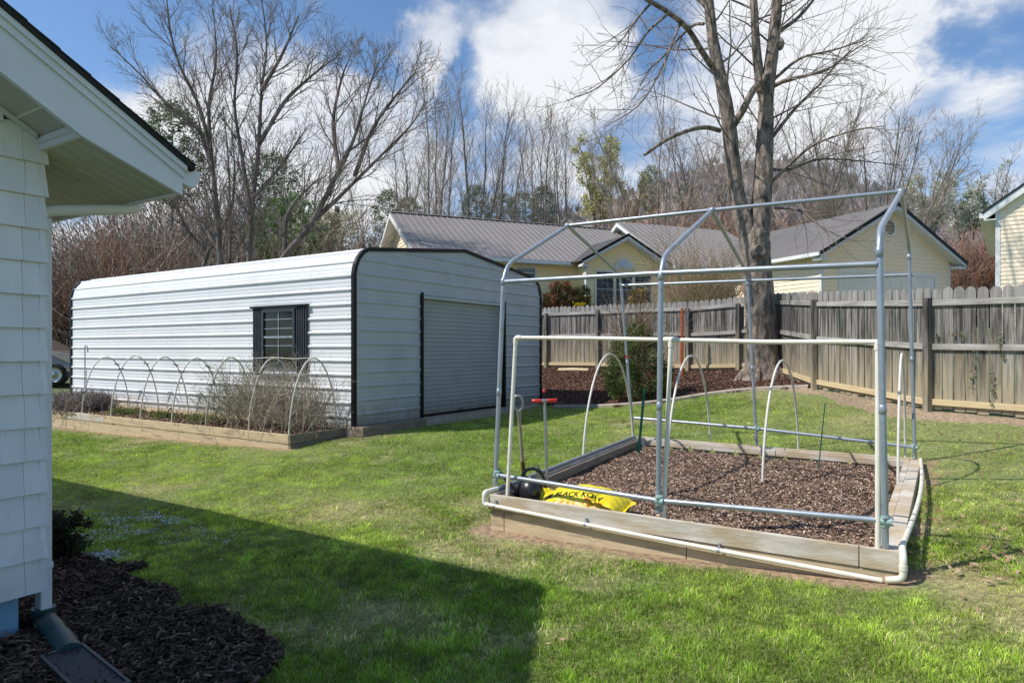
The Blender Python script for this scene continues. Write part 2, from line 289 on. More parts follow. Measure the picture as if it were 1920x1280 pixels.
def make_ground():
    def axis(lo, hi, step, far):
        a = list(np.arange(lo, hi+1e-6, step)); s = step
        while a[-1] < far: s *= 1.35; a.append(a[-1]+s)
        s = step; b = [a[0]]
        while b[-1] > -far: s *= 1.35; b.append(b[-1]-s)
        return np.array(b[:0:-1]+a)
    X = axis(-14, 12, .085, 900); Y = axis(1, 24, .085, 900)
    gx, gy = np.meshgrid(X, Y); x = gx.ravel(); y = gy.ravel(); z = gz(x, y)
    z = z+(fbm(x, y, .5, 5)-.5)*.02*((abs(x) < 14) & (y < 24))
    z[inpoly(x, y, [tuple(p) for p in (BED['FL'][:2]+[.13,.04], BED['FR'][:2]+[0,.15], BED['BR'][:2]-[.13,.0], BED['BL'][:2]+[0.02,-.13])])] -= .4
    nx, ny = len(X), len(Y); i, j = np.meshgrid(np.arange(nx-1), np.arange(ny-1)); a = (j*nx+i).ravel()
    fc = np.c_[a, a+1, a+nx+1, a+nx]
    # soil colours: lawn thatch, soil, mulch
    n = fbm(x, y, 1.3, 3); n2 = fbm(x, y, .35, 9)
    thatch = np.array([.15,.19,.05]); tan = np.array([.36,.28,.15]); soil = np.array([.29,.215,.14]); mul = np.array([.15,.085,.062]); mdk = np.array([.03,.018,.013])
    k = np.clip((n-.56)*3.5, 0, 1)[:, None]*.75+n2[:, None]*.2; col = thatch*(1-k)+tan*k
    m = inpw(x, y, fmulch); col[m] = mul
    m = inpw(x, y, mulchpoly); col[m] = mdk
    m = ~inpoly(x, y, yardpoly) & (y > 5); col[m] = np.array([.10,.13,.05])*(.7+.6*n[m, None])
    dist = np.full(len(x), 9.)
    for A, B in zip(rfence[:-1], rfence[1:]):
        A = v3(A[0], A[1]); B = v3(B[0], B[1]); d = B-A; t = np.clip(((x-A[0])*d[0]+(y-A[1])*d[1])/(d@d), 0, 1)
        dist = np.minimum(dist, np.hypot(x-A[0]-t*d[0], y-A[1]-t*d[1]))
    m = (dist < .2+n*.65) & inpoly(x, y, yardpoly) & ~inpoly(x, y, fmulch)
    col[m] = (soil*(.8+.5*n2[m, None]))
    fb = np.full(len(x), 9.)
    for A, B in ((BED['FL'], BED['FR']), (BED['FR'], BED['BR']), (np.r_[sbpoly[0], 0], np.r_[sbpoly[1], 0])):
        d = (B-A)[:2]; t = np.clip(((x-A[0])*d[0]+(y-A[1])*d[1])/(d@d), 0, 1); fb = np.minimum(fb, np.hypot(x-A[0]-t*d[0], y-A[1]-t*d[1]))
    m = (fb < .03+.17*vnoise(x, y, .3, 90)) & inpoly(x, y, yardpoly); col[m] = np.array([.30,.205,.13])*(.75+.5*n2[m, None])
    me = fast_mesh('ground', np.c_[x, y, z], fc, 4, col, True)
    m, nt, b = newmat('ground_soil'); N = nt.nodes; L = nt.links
    at_ = N.new('ShaderNodeAttribute'); at_.attribute_name = 'col'; tc = N.new('ShaderNodeTexCoord')
    nn = N.new('ShaderNodeTexNoise'); nn.inputs['Scale'].default_value = 22; nn.inputs['Detail'].default_value = 9; L.new(tc.outputs['Object'], nn.inputs[0])
    mr = N.new('ShaderNodeMapRange'); L.new(nn.outputs[0], mr.inputs[0]); mr.inputs[1].default_value = .3; mr.inputs[2].default_value = .7; mr.inputs[3].default_value = .55; mr.inputs[4].default_value = 1.45
    vm = N.new('ShaderNodeVectorMath'); vm.operation = 'SCALE'; L.new(at_.outputs['Color'], vm.inputs[0]); L.new(mr.outputs[0], vm.inputs['Scale']); L.new(vm.outputs[0], b.inputs['Base Color'])
    bp = N.new('ShaderNodeBump'); bp.inputs['Strength'].default_value = .7; bp.inputs['Distance'].default_value = .03; L.new(nn.outputs[0], bp.inputs['Height']); L.new(bp.outputs[0], b.inputs['Normal']); b.inputs['Roughness'].default_value = .95
    tag(link('ground', me, m), kind='structure')
    return dist
make_ground()

def blades(x, y, h, w, lean, col, tri=False, z=None):
    n = len(x); z = gz(x, y)-.004 if z is None else z
    a = rs.rand(n)*6.2832; dx, dy = np.cos(a), np.sin(a); b = rs.rand(n)*6.2832; lx, ly = np.cos(b)*lean, np.sin(b)*lean
    P = np.c_[x, y, z]; s = np.c_[dx*w/2, dy*w/2, np.zeros(n)]; tip = np.c_[lx*h, ly*h, h*np.sqrt(np.clip(1-lean**2*.7, .15, 1))]
    mid = np.c_[lx*h*.28, ly*h*.28, h*.58]
    if tri:
        vs = np.stack([P-s, P+s, P+tip], 1).reshape(-1, 3); i = np.arange(n)*3; fc = np.c_[i, i+1, i+2]; c = np.repeat(col, 3, 0)
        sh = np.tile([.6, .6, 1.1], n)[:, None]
    else:
        vs = np.stack([P-s, P+s, P+mid-s*.8, P+mid+s*.8, P+tip], 1).reshape(-1, 3); i = (np.arange(n)*5)[:, None]
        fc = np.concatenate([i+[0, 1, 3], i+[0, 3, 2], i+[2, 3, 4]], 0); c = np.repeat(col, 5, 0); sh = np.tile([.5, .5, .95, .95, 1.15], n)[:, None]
    return vs, fc, c*sh
def grass():
    V_, F_, C_ = [], [], []; off = 0
    def dseg(px, py, pts):
        d_ = np.full(len(px), 9.)
        for A, B in zip(pts[:-1], pts[1:]):
            d = np.array([B[0]-A[0], B[1]-A[1]]); t = np.clip(((px-A[0])*d[0]+(py-A[1])*d[1])/(d@d), 0, 1)
            d_ = np.minimum(d_, np.hypot(px-A[0]-t*d[0], py-A[1]-t*d[1]))
        return d_
    for (y0, y1, dens, tri, wmul) in ((1.6,4.2,12000,False,1.0),(4.2,6.5,8500,False,1.2),(6.5,9.5,5000,True,1.6),(9.5,13,2800,True,2.2),(13,18.5,1300,True,3.0)):
        hw = y1*.82+.6; n = int((y1-y0)*2*hw*dens); x = (rs.rand(n)*2-1)*hw; y = y0+rs.rand(n)*(y1-y0)
        k = abs(x) < y*.82+.6
        x, y = x[k], y[k]
        k = inpoly(x, y, yardpoly)
        for p in (bedpoly, shedpoly, sbpoly, housepoly): k &= ~inpoly(x, y, p)
        for p in (mulchpoly, fmulch): k &= ~(inpw(x, y, p) & (rs.rand(len(x)) > .012))
        x, y = x[k], y[k]
        patch = fbm(x, y, 1.25, 3); fine = fbm(x, y, .33, 9); big = fbm(x, y, 3.2, 31)
        dry = np.clip((patch-.56)*4.2+(fine-.5)*2.0, 0, 1)
        # drier toward the right fence and round the bed
        side = np.clip((x-2.7)/2.4, 0, 1)*np.clip((12.5-y)/4, 0, 1); dry = np.clip(dry+side*(.42+1.4*(fine-.35)), 0, 1)
        dbed = dseg(x, y, [bedpoly[0], bedpoly[1]]); dry = np.clip(dry+np.clip(1-dbed/.28, 0, 1)*.9, 0, 1)
        dsb = dseg(x, y, [sbpoly[0], sbpoly[1]]); dry = np.clip(dry+np.clip(1-dsb/.55, 0, 1)*.8, 0, 1)
        df = dseg(x, y, rfence); dry = np.clip(dry+np.clip(1.2-df/1.1, 0, 1)*(.4+fine), 0, 1)
        keep = rs.rand(len(x)) > dry*.62+np.clip(1.0-df/.8, 0, .45)+np.clip(1.15-dbed/(.08+.18*vnoise(x, y, .3, 90)), 0, .95)
        x, y, dry, fine, big, patch = [q[keep] for q in (x, y, dry, fine, big, patch)]; n = len(x)
        r = rs.rand(n)[:, None]; isdry = (rs.rand(n) < dry*.66+.05)[:, None]
        g = np.array([.37,.53,.045])*(1-r)+np.array([.66,.82,.16])*r
        deep = np.array([.21,.38,.035]); kk = np.clip((big-.45)*3, 0, .8)[:, None]; g = g*(1-kk)+deep*(.8+.6*r)*kk
        d = np.array([.85,.72,.40])*(.65+.6*r)
        tuft = vnoise(x, y, .085, 61); tuft2 = vnoise(x, y, .22, 62); col = np.where(isdry, d, g)*(.75+.5*fine[:, None])*(.45+.85*tuft[:, None])*(.62+.76*rs.rand(n)[:, None])*(.75+.5*tuft2[:, None])
        h = (.019+.024*rs.rand(n))*(1-dry*.35)*(.75+.6*big)*(.7+.6*tuft); w = (.0024+.0020*rs.rand(n))*wmul; lean = .25+.65*rs.rand(n)
        if tri: h *= 1.05
        vs, fc, c = blades(x, y, h, w, lean, col, tri); V_.append(vs); F_.append(fc+off); C_.append(c); off += len(vs)
    me = fast_mesh('grass', np.concatenate(V_), np.concatenate(F_), 3, np.concatenate(C_))
    tag(link('lawn_grass', me, M['grass']), 'mown green lawn with straw coloured dry patches', 'grass', kind='stuff')
grass()

def chips(name, poly, dens, L, W, cols, zf, label, cat, lift=.02, clipy=None, excl=(), tilt=.5):
    P = np.array(poly); x0, y0 = P.min(0); x1, y1 = P.max(0); n = int((x1-x0)*(y1-y0)*dens)
    x = x0+rs.rand(n)*(x1-x0); y = y0+rs.rand(n)*(y1-y0); k = inpw(x, y, poly) if 'bed_' not in name and 'planter' not in name else inpoly(x, y, poly)
    for e in excl: k &= ~inpoly(x, y, e)
    if clipy: k &= (y > clipy[0]) & (y < clipy[1])
    x, y = x[k], y[k]; n = len(x); z = zf(x, y)+rs.rand(n)*lift
    a = rs.rand(n)*6.2832; l = L*(.35+rs.rand(n)); w = W*(.4+rs.rand(n)); t = rs.randn(n)*tilt*.5; t2 = rs.randn(n)*tilt
    ax = np.c_[np.cos(a)*np.cos(t), np.sin(a)*np.cos(t), np.sin(t)]; ay = np.c_[-np.sin(a)*np.cos(t2), np.cos(a)*np.cos(t2), np.sin(t2)]
    c0 = np.c_[x, y, z]; A = ax*l[:, None]/2; B = ay*w[:, None]/2
    j = 1+.35*rs.randn(n, 4, 1)*.5
    vs = np.stack([c0-A-B*j[:, 0], c0+A-B*j[:, 1], c0+A+B*j[:, 2], c0-A+B*j[:, 3]], 1).reshape(-1, 3)
    i = (np.arange(n)*4)[:, None]; cc = np.array(cols)[rs.randint(0, len(cols), n)]*(.6+.8*rs.rand(n)[:, None])
    me = fast_mesh(name, vs, i+np.arange(4)[None, :], 4, np.repeat(cc, 4, 0))
    return tag(link(name, me, M['chips']), label, cat, kind='stuff')
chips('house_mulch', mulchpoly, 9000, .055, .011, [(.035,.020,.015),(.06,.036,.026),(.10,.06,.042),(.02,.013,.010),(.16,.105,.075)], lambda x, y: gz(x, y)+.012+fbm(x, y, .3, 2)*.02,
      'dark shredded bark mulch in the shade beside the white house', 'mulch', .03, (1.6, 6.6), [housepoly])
chips('fence_mulch', fmulch, 3600, .045, .014, [(.13,.065,.045),(.20,.11,.08),(.09,.05,.035),(.28,.17,.12)], lambda x, y: gz(x, y)+.01,
      'reddish brown mulch bank around the tree along the back fence', 'mulch', .035)

# ---------------------------------------------------------------- leaves, snow, dirt bits on the lawn
def scatter_leaves():
    pts = []
    for cx, cy, n, r in ((3.0,4.25,70,.55),(3.9,4.6,40,.9),(3.6,3.6,30,.8),(5.2,7.2,40,1.2),(3.4,4.9,26,.7),(2.95,5.3,20,.6),(3.5,6.2,20,1.0),(4.3,5.6,30,1.2),(5.6,8.5,26,1.3),(.5,3.4,4,.9),(1.6,12.6,10,1.2),(-4.3,9.2,22,1.0),(-2,6.6,14,1.6),(5.4,10.2,24,1.2),(2.9,3.7,16,.6),(.6,9,12,1.6)):
        pts += [(cx+random.gauss(0, r*.5), cy+random.gauss(0, r*.5)) for _ in range(n)]
    mb_v, mb_f, cs = [], [], []
    for x, y in pts:
        if inpoly(np.array([x]), np.array([y]), bedpoly)[0]: continue
        s = random.uniform(.011, .024); a = random.random()*6.28; n = 9; b = len(mb_v); z = g1(x, y)+random.uniform(.025, .05)
        tx, ty = random.gauss(0, .35), random.gauss(0, .35)
        mb_v.append((x, y, z+.006))
        for i in range(n):
            w = a+i*6.283/n; r = s*(1 if i % 2 == 0 else .55)*(1.25 if i == 0 else 1); dx, dy = math.cos(w)*r, math.sin(w)*r
            mb_v.append((x+dx, y+dy, z+dx*tx+dy*ty+abs(random.gauss(0, .3))*r))
        c = random.choice([(.34,.19,.10),(.45,.30,.18),(.26,.14,.08),(.52,.38,.24)])
        cs += [c]*(n+1)
        mb_f += [(b, b+1+i, b+1+(i+1) % n) for i in range(n)]
    me = fast_mesh('leaves', mb_v, mb_f, 3, np.array(cs)); tag(link('fallen_leaves', me, M['leaf']), 'dry brown fallen leaves scattered over the lawn', 'leaves', kind='stuff')
    # thin patches of leftover hail in the shade of the house
    a = np.r_[rs.randn(2600)*.42-3.3, rs.randn(500)*.10-3.05, rs.randn(300)*.08-2.55, rs.randn(700)*.45-3.0]; b = np.r_[rs.randn(2600)*.32+5.85, rs.randn(500)*.10+4.95, rs.randn(300)*.06+4.0, rs.randn(700)*.25+5.5]; kk = b < 7.85-.635*(a+5.47)-.22; a, b = a[kk], b[kk]
    k = (vnoise(a, b, .16, 44)+rs.rand(len(a))*.35 > .62) & ~inpoly(a, b, housepoly); a, b = a[k], b[k]; n = len(a)
    s = .0025+.005*rs.rand(n)**2; z = gz(a, b)+.015+rs.rand(n)*.025; q = rs.randn(n, 4, 3)*.5
    base = np.array([[-1,-1,-.4],[1,-1,-.4],[0,1.2,-.4],[0,0,1.]]); vs = (np.c_[a, b, z][:, None, :]+(base[None]+q)*s[:, None, None]).reshape(-1, 3)
    i = (np.arange(n)*4)[:, None]; fc = np.concatenate([i+[0,1,2], i+[0,1,3], i+[1,2,3], i+[2,0,3]], 0)
    me = fast_mesh('hail', vs, fc, 3, np.tile([.62,.68,.75], (len(vs), 1))); tag(link('leftover_hail', me, M['chips']), 'thin white hail left on the shaded grass beside the white house', 'hail', kind='stuff')
scatter_leaves()
# ================================================================ raised bed under the greenhouse frame
FL, FR, BR, BL = (BED[k] for k in ('FL','FR','BR','BL'))
def q(a, b, z):                                    # bilinear bed coordinates 0..1
    return (FL*(1-a)+FR*a)*(1-b)+(BL*(1-a)+BR*a)*b+Z*z
def lerp(a, b, t): return a+(b-a)*t
def unit(v): return v/np.linalg.norm(v)
def soilz(x, y): return .165-.03*(vnoise(x, y, .5, 71))+.035*(fbm(x, y, .22, 72)-.5)
def make_bed():
    T = thing('raised_garden_bed', tuple(q(.5,0,0)), 'large weathered timber raised bed filled with brown mulch under the pipe frame', 'garden bed')
    w = .042
    def course(A, B, z0, z1, inset, mat, n=1, nm='timber', th=w, cuts=None):
        d = B-A; inn = unit(np.cross(Z, d))
        cuts = cuts or [0, 1]
        for c0, c1 in zip(cuts[:-1], cuts[1:]):
            mb = MB(); mb.para(A+d*(c0+.001)+inn*inset+Z*z0, d*(c1-c0-.002), inn*th, Z*(z1-z0)); mb.build(nm, mat, T, bevel=.004)
    course(FL, FR, .178, BT, 0, M['bed_grey'], cuts=[0, .925, 1.0]); course(FL+unit(FR-FL)*.02, FR, -.12, .172, .012, M['bed_tan'], cuts=[0, .045, .56, 1])
    course(FR+unit(BR-FR)*.044, BR, .178, BT-.004, 0, M['bed_grey'], th=.10); course(FR+unit(BR-FR)*.06, BR, -.1, .172, .01, M['bed_dark'])
    # second plank lying along the right side
    course(FR+unit(BR-FR)*.05, BR-unit(BR-FR)*.1, .17, BT-.018, .104, M['bed_grey'], th=.055)
    course(BR, BL, .15, BT-.002, .002, M['bed_grey'], cuts=[0, .42, .98]); course(BR, BL, -.1, .145, 0, M['bed_tan'])
    course(BR, BL, .2, BT-.03, .046, M['bed_grey'], cuts=[.02, .45, .97], th=.03)
    course(BL, FL+unit(BL-FL)*.044, .178, BT, 0, M['bed_grey'], cuts=[0, .62, 1]); course(BL, FL+unit(BL-FL)*.05, -.1, .172, .003, M['bed_dark'])
    course(BL, FL+unit(BL-FL)*.05, .19, BT-.028, .046, M['bed_dark'], cuts=[.05, .5, .98], th=.035)
    for a, b in ((.97, .985), (.03, .975)):
        p = q(a, b, 0); mb = MB(); mb.para(p+v3(-.035,-.035,-.05), v3(.07,0,0), v3(0,.07,0), v3(0,0,.36)); mb.build('corner_post', M['bed_grey'], T, bevel=.004)
    # soil sheet
    n = 46; mb = MB(); pts = []
    for j in range(n):
        for i in range(n):
            p = q(.015+.97*i/(n-1), .01+.98*j/(n-1), 0); p[2] = float(soilz(p[:1], p[1:2])[0]); pts.append(p)
    mb.add(pts, [[j*n+i, j*n+i+1, (j+1)*n+i+1, (j+1)*n+i] for j in range(n-1) for i in range(n-1)], 0, True)
    mb.build('soil', M['soil'], T)
    inner = [tuple(q(a, b, 0)[:2]) for a, b in ((.016,.012),(.984,.012),(.96,.985),(.03,.985))]
    chips('bed_mulch', inner, 15000, .030, .0085, [(.26,.17,.12),(.38,.25,.18),(.17,.11,.078),(.60,.46,.34),(.08,.05,.036),(.30,.20,.14),(.19,.125,.09)], lambda x, y: soilz(x, y)+.004,
          'brown shredded bark mulch filling the raised bed', 'mulch', .028, tilt=.7)
    return T
make_bed()

# ================================================================ greenhouse frame of grey conduit
R_ = .0205
def smooth(pts, rad=.16, n=6):
    """round the corners of a polyline"""
    pts = [v3(p) for p in pts]; out = [pts[0]]
    for a, b, c in zip(pts[:-2], pts[1:-1], pts[2:]):
        r = min(rad, np.linalg.norm(a-b)*.45, np.linalg.norm(c-b)*.45); s = b+unit(a-b)*r; e = b+unit(c-b)*r
        for i in range(n+1):
            t = i/n; out.append(s*(1-t)**2+2*b*t*(1-t)+e*t*t)
    out.append(pts[-1]); return out
def make_frame():
    T = thing('greenhouse_frame', tuple(q(.5,.5,.3)), 'bare grey steel pipe greenhouse frame without cover standing on the raised bed', 'greenhouse frame')
    P = lambda px, py, d: v3(at(px, py, d))
    arch = []
    spec = [  # front foot, front shoulder, ridge, back shoulder, back foot
        dict(ff=(929,905,5.93), fs=(945,500,5.95), rg=(1065,423,7.4), bs=(1163,516,9.5), bf=(1187,813,9.55)),
        dict(ff=(1234,959,4.96), fs=(1240,484,4.9), rg=(1335,394,6.45), bs=(1401,512,8.5), bf=(1419,836,8.52)),
        dict(ff=(1660,1010,4.16), fs=(1648,432,4.16), rg=(1690,359,5.85), bs=(1704,458,7.6), bf=(1715,850,7.62))]
    for s in spec:
        k = {a: P(*b) for a, b in s.items()}; arch.append(k)
        mb = MB(); pts = smooth([k['ff'], k['fs'], k['rg']], .2); mb.tube(pts, R_, 12); mb.build('front_hoop', M['galv'], T)
        mb = MB(); pts = smooth([k['rg'], k['bs'], k['bf']], .16); mb.tube(pts, R_*.95, 12); mb.build('back_hoop', M['galv'], T)
        # swaged joints: collars on the legs
        for e0, e1, ts in ((k['ff'], k['fs'], (.42, .93)), (k['bf'], k['bs'], (.45, .94))):
            for t in ts:
                c = lerp(e0, e1, t); mb = MB(); d = unit(e1-e0); mb.tube([c-d*.03, c-d*.028, c+d*.028, c+d*.03], [R_, R_+.0028, R_+.0028, R_], 12); mb.build('joint_collar', M['galv'], T)
        mb = MB(); mb.lathe(k['rg'], [(0,-.032),(.026,-.03),(.03,0),(.026,.03),(0,.032)], 12, ax=unit(arch[0]['rg']-k['rg']+v3(.01,0,0))); mb.build('ridge_joint', M['galv'], T)
    def rail(pts, nm, r=R_*.93, mat='galv'):
        mb = MB(); mb.tube(pts, r, 12); return mb.build(nm, M[mat], T)
    rail([arch[0]['rg'], arch[1]['rg'], arch[2]['rg']], 'ridge_rail')
    rail([P(948,528,5.93), P(1239,512,4.91), P(1645,495,4.16)], 'eave_rail')
    rail([P(1166,535,9.5), P(1408,526,8.5), P(1712,515,7.6)], 'eave_rail')
    rail([P(932,890,5.9), P(1236,938,4.9), P(1660,976,4.16)], 'base_rail')
    rail([P(1188,783,9.55), P(1420,803,8.5), P(1714,838,7.62)], 'base_rail')
    for px, py, d in ((1236,938,4.9),(1660,976,4.16),(932,890,5.9),(1419,803,8.5),(1714,838,7.62)):
        c = P(px, py, d); mb = MB(); mb.tube([c-Z*.035, c+Z*.035], R_+.007, 12)
        mb.tube([c+U*.03-v3(0,.012,0), c-U*.03-v3(0,.012,0)], R_+.004, 10); mb.build('pipe_clamp', M['green_clamp'], T)
        for s in (-1, 1):
            mb = MB(); mb.tube([c+Z*.02*s+v3(-.034,-.03,0), c+Z*.02*s+v3(.034,-.03,0)], .005, 6); mb.build('clamp_bolt', M['steel'], T)
    # feet bending into the bed
    f = arch[0]['ff']; mb = MB(); mb.tube(smooth([f+Z*.02, f-Z*.075, f-Z*.08+v3(.16,.10,0)], .07), R_, 12); mb.build('foot', M['galv'], T)
    f = arch[2]['ff']; mb = MB(); mb.tube(smooth([f+Z*.02, f-Z*.07, f-Z*.075+V*.12+v3(.0,0,.0)], .06), R_, 12); mb.build('foot', M['galv'], T)
    f = arch[1]['ff']; mb = MB(); mb.tube([f+Z*.012, f-Z*.004], R_+.006, 12); mb.build('foot', M['galv'], T)
    f = arch[2]['bf']; mb = MB(); mb.tube(smooth([f+Z*.02, f-Z*.06, f-Z*.09-V*.14], .05), R_, 12); mb.build('foot', M['galv_dark'], T)
    # bits of red tape on the back left leg
    c = lerp(arch[0]['bf'], arch[0]['bs'], .49); mb = MB(); mb.tube([c-Z*.012, c+Z*.012], R_+.003, 12); mb.build('red_tape', M['red_plastic'], T)
    return arch
ARCH = make_frame()

# ---------------------------------------------------------------- white PVC frame tied to it
def make_pvc():
    P = lambda px, py, d: v3(at(px, py, d))
    T = thing('pvc_support_frame', at(1240, 975, 4.95), 'white plastic pipe frame with three legs standing inside the front of the raised bed', 'pipe frame')
    a0, a1 = P(950,935,5.72), P(967,633,5.78); b0, b1 = P(1243,975,4.96), P(1258,637,4.98); c0, c1 = P(1646,1036,4.17), P(1646,641,4.2)
    r = .0165
    for A, B in ((a0, a1), (b0, b1), (c0, c1)):
        mb = MB(); mb.tube([A-Z*.1, B], r, 12); mb.build('leg', M['pvc'], T)
    mb = MB(); mb.tube([a1, lerp(a1, b1, .5)+Z*.004, b1, lerp(b1, c1, .5)-Z*.008, c1], r, 12); mb.build('top_rail', M['pvc'], T)
    d = unit(b1-a1)
    mb = MB(); mb.tube(smooth([a1-Z*.055, a1, a1+d*.055], .03), r+.006, 12); mb.build('elbow_fitting', M['pvc'], T)
    mb = MB(); mb.tube([b1-d*.05, b1+d*.05], r+.006, 12); mb.tube([b1, b1-Z*.055], r+.006, 12); mb.build('tee_fitting', M['pvc'], T)
    mb = MB(); mb.tube([c1-Z*.05, c1, c1+Z*.012], r+.005, 12); mb.build('elbow_fitting', M['pvc'], T)
    # watering pipe along the front and right boards of the bed
    T2 = thing('pvc_watering_pipe', tuple(FL), 'white plastic water pipe clipped along the front, left and right boards of the raised bed', 'water pipe')
    n = -unit(np.cross(Z, FR-FL)); dF = unit(FR-FL)
    p0 = FL+n*.028+Z*.225+dF*.03; p1 = FR+n*.03+Z*.125-dF*.10
    pts = [lerp(p0, p1, t)+Z*(-.010*math.sin(math.pi*t)) for t in np.linspace(0, 1, 9)]
    mb = MB(); mb.tube(pts, .0165, 12); mb.build('front_pipe', M['pvc'], T2)
    e = FL+n*.024-dF*.022+Z*.285
    mb = MB(); mb.tube(smooth([p0, e-Z*.06, e+Z*.04, FL+unit(BL-FL)*.15+Z*(BT+.02)+dF*.01], .035), .0205, 12); mb.build('elbow_fitting', M['pvc'], T2)
    mb = MB(); mb.tube([FL+unit(BL-FL)*.14+Z*(BT+.02)+dF*.01, BL-unit(BL-FL)*.15+Z*(BT+.018)+dF*.012], .017, 10); mb.build('side_pipe', M['galv'], T2)
    for t in (.02, .31, .66):
        c = lerp(p0, p1, t)-Z*.010*math.sin(math.pi*t); mb = MB(); mb.tube([c-dF*.009, c+dF*.009], .0195, 12); mb.para(c-dF*.008-n*.03+Z*.015, dF*.016, n*.02, Z*.03); mb.build('pipe_clip', M['galv'], T2)
    # right side: a pipe bowing along the top edge, then an elbow down the corner
    n2 = -unit(np.cross(Z, BR-FR)); dR = unit(BR-FR); L = np.linalg.norm(BR-FR)
    pts = [FR+dR*(.10+(L-.25)*t)+n2*(.0+.05*math.sin(math.pi*t))+Z*(BT+.012) for t in np.linspace(0, 1, 14)]
    mb = MB(); mb.tube(pts, .0175, 12); mb.build('side_pipe', M['pvc'], T2)
    a = pts[0]; b = FR+n*.04+n2*.012+Z*(BT-.02)
    mb = MB(); mb.tube(smooth([a+dR*.02, a, b, b-Z*.13, b-Z*.15-dF*.09], .04), .021, 12); mb.build('elbow_fitting', M['pvc'], T2)
    mb = MB(); mb.tube([b-Z*.045, b-Z*.075], .0245, 12); mb.build('pipe_collar', M['pvc'], T2)
    for t in (.02, .12, .33, .44, .62, .72, .8):
        i = t*13; k = int(i); c = lerp(pts[k], pts[k+1], i-k); mb = MB(); mb.tube([c-dR*.004, c+dR*.004], .0182, 12); mb.build('print_band', M['pvc_print'], T2)
make_pvc()

# ---------------------------------------------------------------- hoops standing in the big bed
def arch_pts(A, B, H, n=26, p=2.3):
    out = []; A = v3(A); B = v3(B)
    for i in range(n+1):
        w = math.pi*i/n; c, s = math.cos(w), math.sin(w)
        x = .5-.5*math.copysign(abs(c)**(2/p), c); z = abs(s)**(2/1.75)
        base = lerp(A, B, x); out.append(base+Z*(H-base[2])*z)
    return out
hoopspec = [((.83,7.84,.13),(1.70,9.40,.22),1.49,'white bent pipe hoop at the left end of the raised bed, behind the yellow bag'),
            ((1.67,7.22,.13),(2.68,9.03,.16),1.47,'white bent pipe hoop second from the left in the large raised bed'),
            ((2.57,6.86,.13),(3.65,8.52,.18),1.42,'white bent pipe hoop in the raised bed just left of the thin green rod'),
            ((3.67,6.36,.13),(4.54,7.72,.2),1.50,'white bent pipe hoop at the right edge of the raised bed, seen almost edge on')]
for A, B, H, lab in hoopspec:
    mb = MB(); mb.tube(arch_pts(A, B, H, p=2.0), .0135, 10)
    o = mb.build('pipe_hoop', M['hoop_tan'], base=A); tag(o, lab, 'hoop', 'pipe hoops standing in the large raised bed')

# ---------------------------------------------------------------- things in the bed
def make_can():
    P = v3(.165, 6.02, .165); T = thing('watering_can', tuple(P), 'black plastic watering can in the front left corner of the raised bed', 'watering can')
    mb = MB(); mb.lathe(P, [(0,0),(.115,0),(.128,.02),(.138,.08),(.136,.14),(.118,.185),(.085,.215),(.06,.222),(0,.222)], 28, sx=1.08, sy=.82); mb.build('body', M['black_plastic'], T)
    top = P+Z*.2
    mb = MB(); mb.tube([top+v3(-.07,-.02,0), top+v3(-.072,-.02,.045), top+v3(-.04,-.02,.10), top+v3(.03,-.02,.115), top+v3(.09,-.02,.085), top+v3(.125,-.02,.02), top+v3(.138,-.02,-.06), top+v3(.13,-.02,-.12)],
        [.020,.017,.0155,.015,.0155,.016,.017,.018], 12); mb.build('handle', M['black_plastic'], T)
    mb = MB(); mb.tube([P+v3(-.10,0,.06), P+v3(-.16,.0,.13), P+v3(-.22,0,.215), P+v3(-.30,0,.31)], [.034,.026,.018,.0125], 12); mb.build('spout', M['black_plastic'], T)
    mb = MB(); mb.tube([P+v3(-.295,0,.305), P+v3(-.325,0,.34)], [.013,.022], 12); mb.build('nozzle', M['black_plastic'], T)
    mb = MB(); mb.lathe(P+v3(-.03,-.02,.205), [(.045,0),(.055,.01),(.055,.03),(.047,.034),(.045,.01)], 16); mb.build('fill_collar', M['black_plastic'], T)
    mb = MB(); mb.tube([P+v3(-.02,-.108,.13), P+v3(-.035,-.118,.09), P+v3(-.015,-.118,.05)], [.008,.016,.006], 8); mb.tube([P+v3(-.105,-.06,.03), P+v3(-.12,-.055,.12), P+v3(-.09,-.05,.19)], .009, 8); mb.build('moulded_rib', M['black_plastic'], T)
make_can()

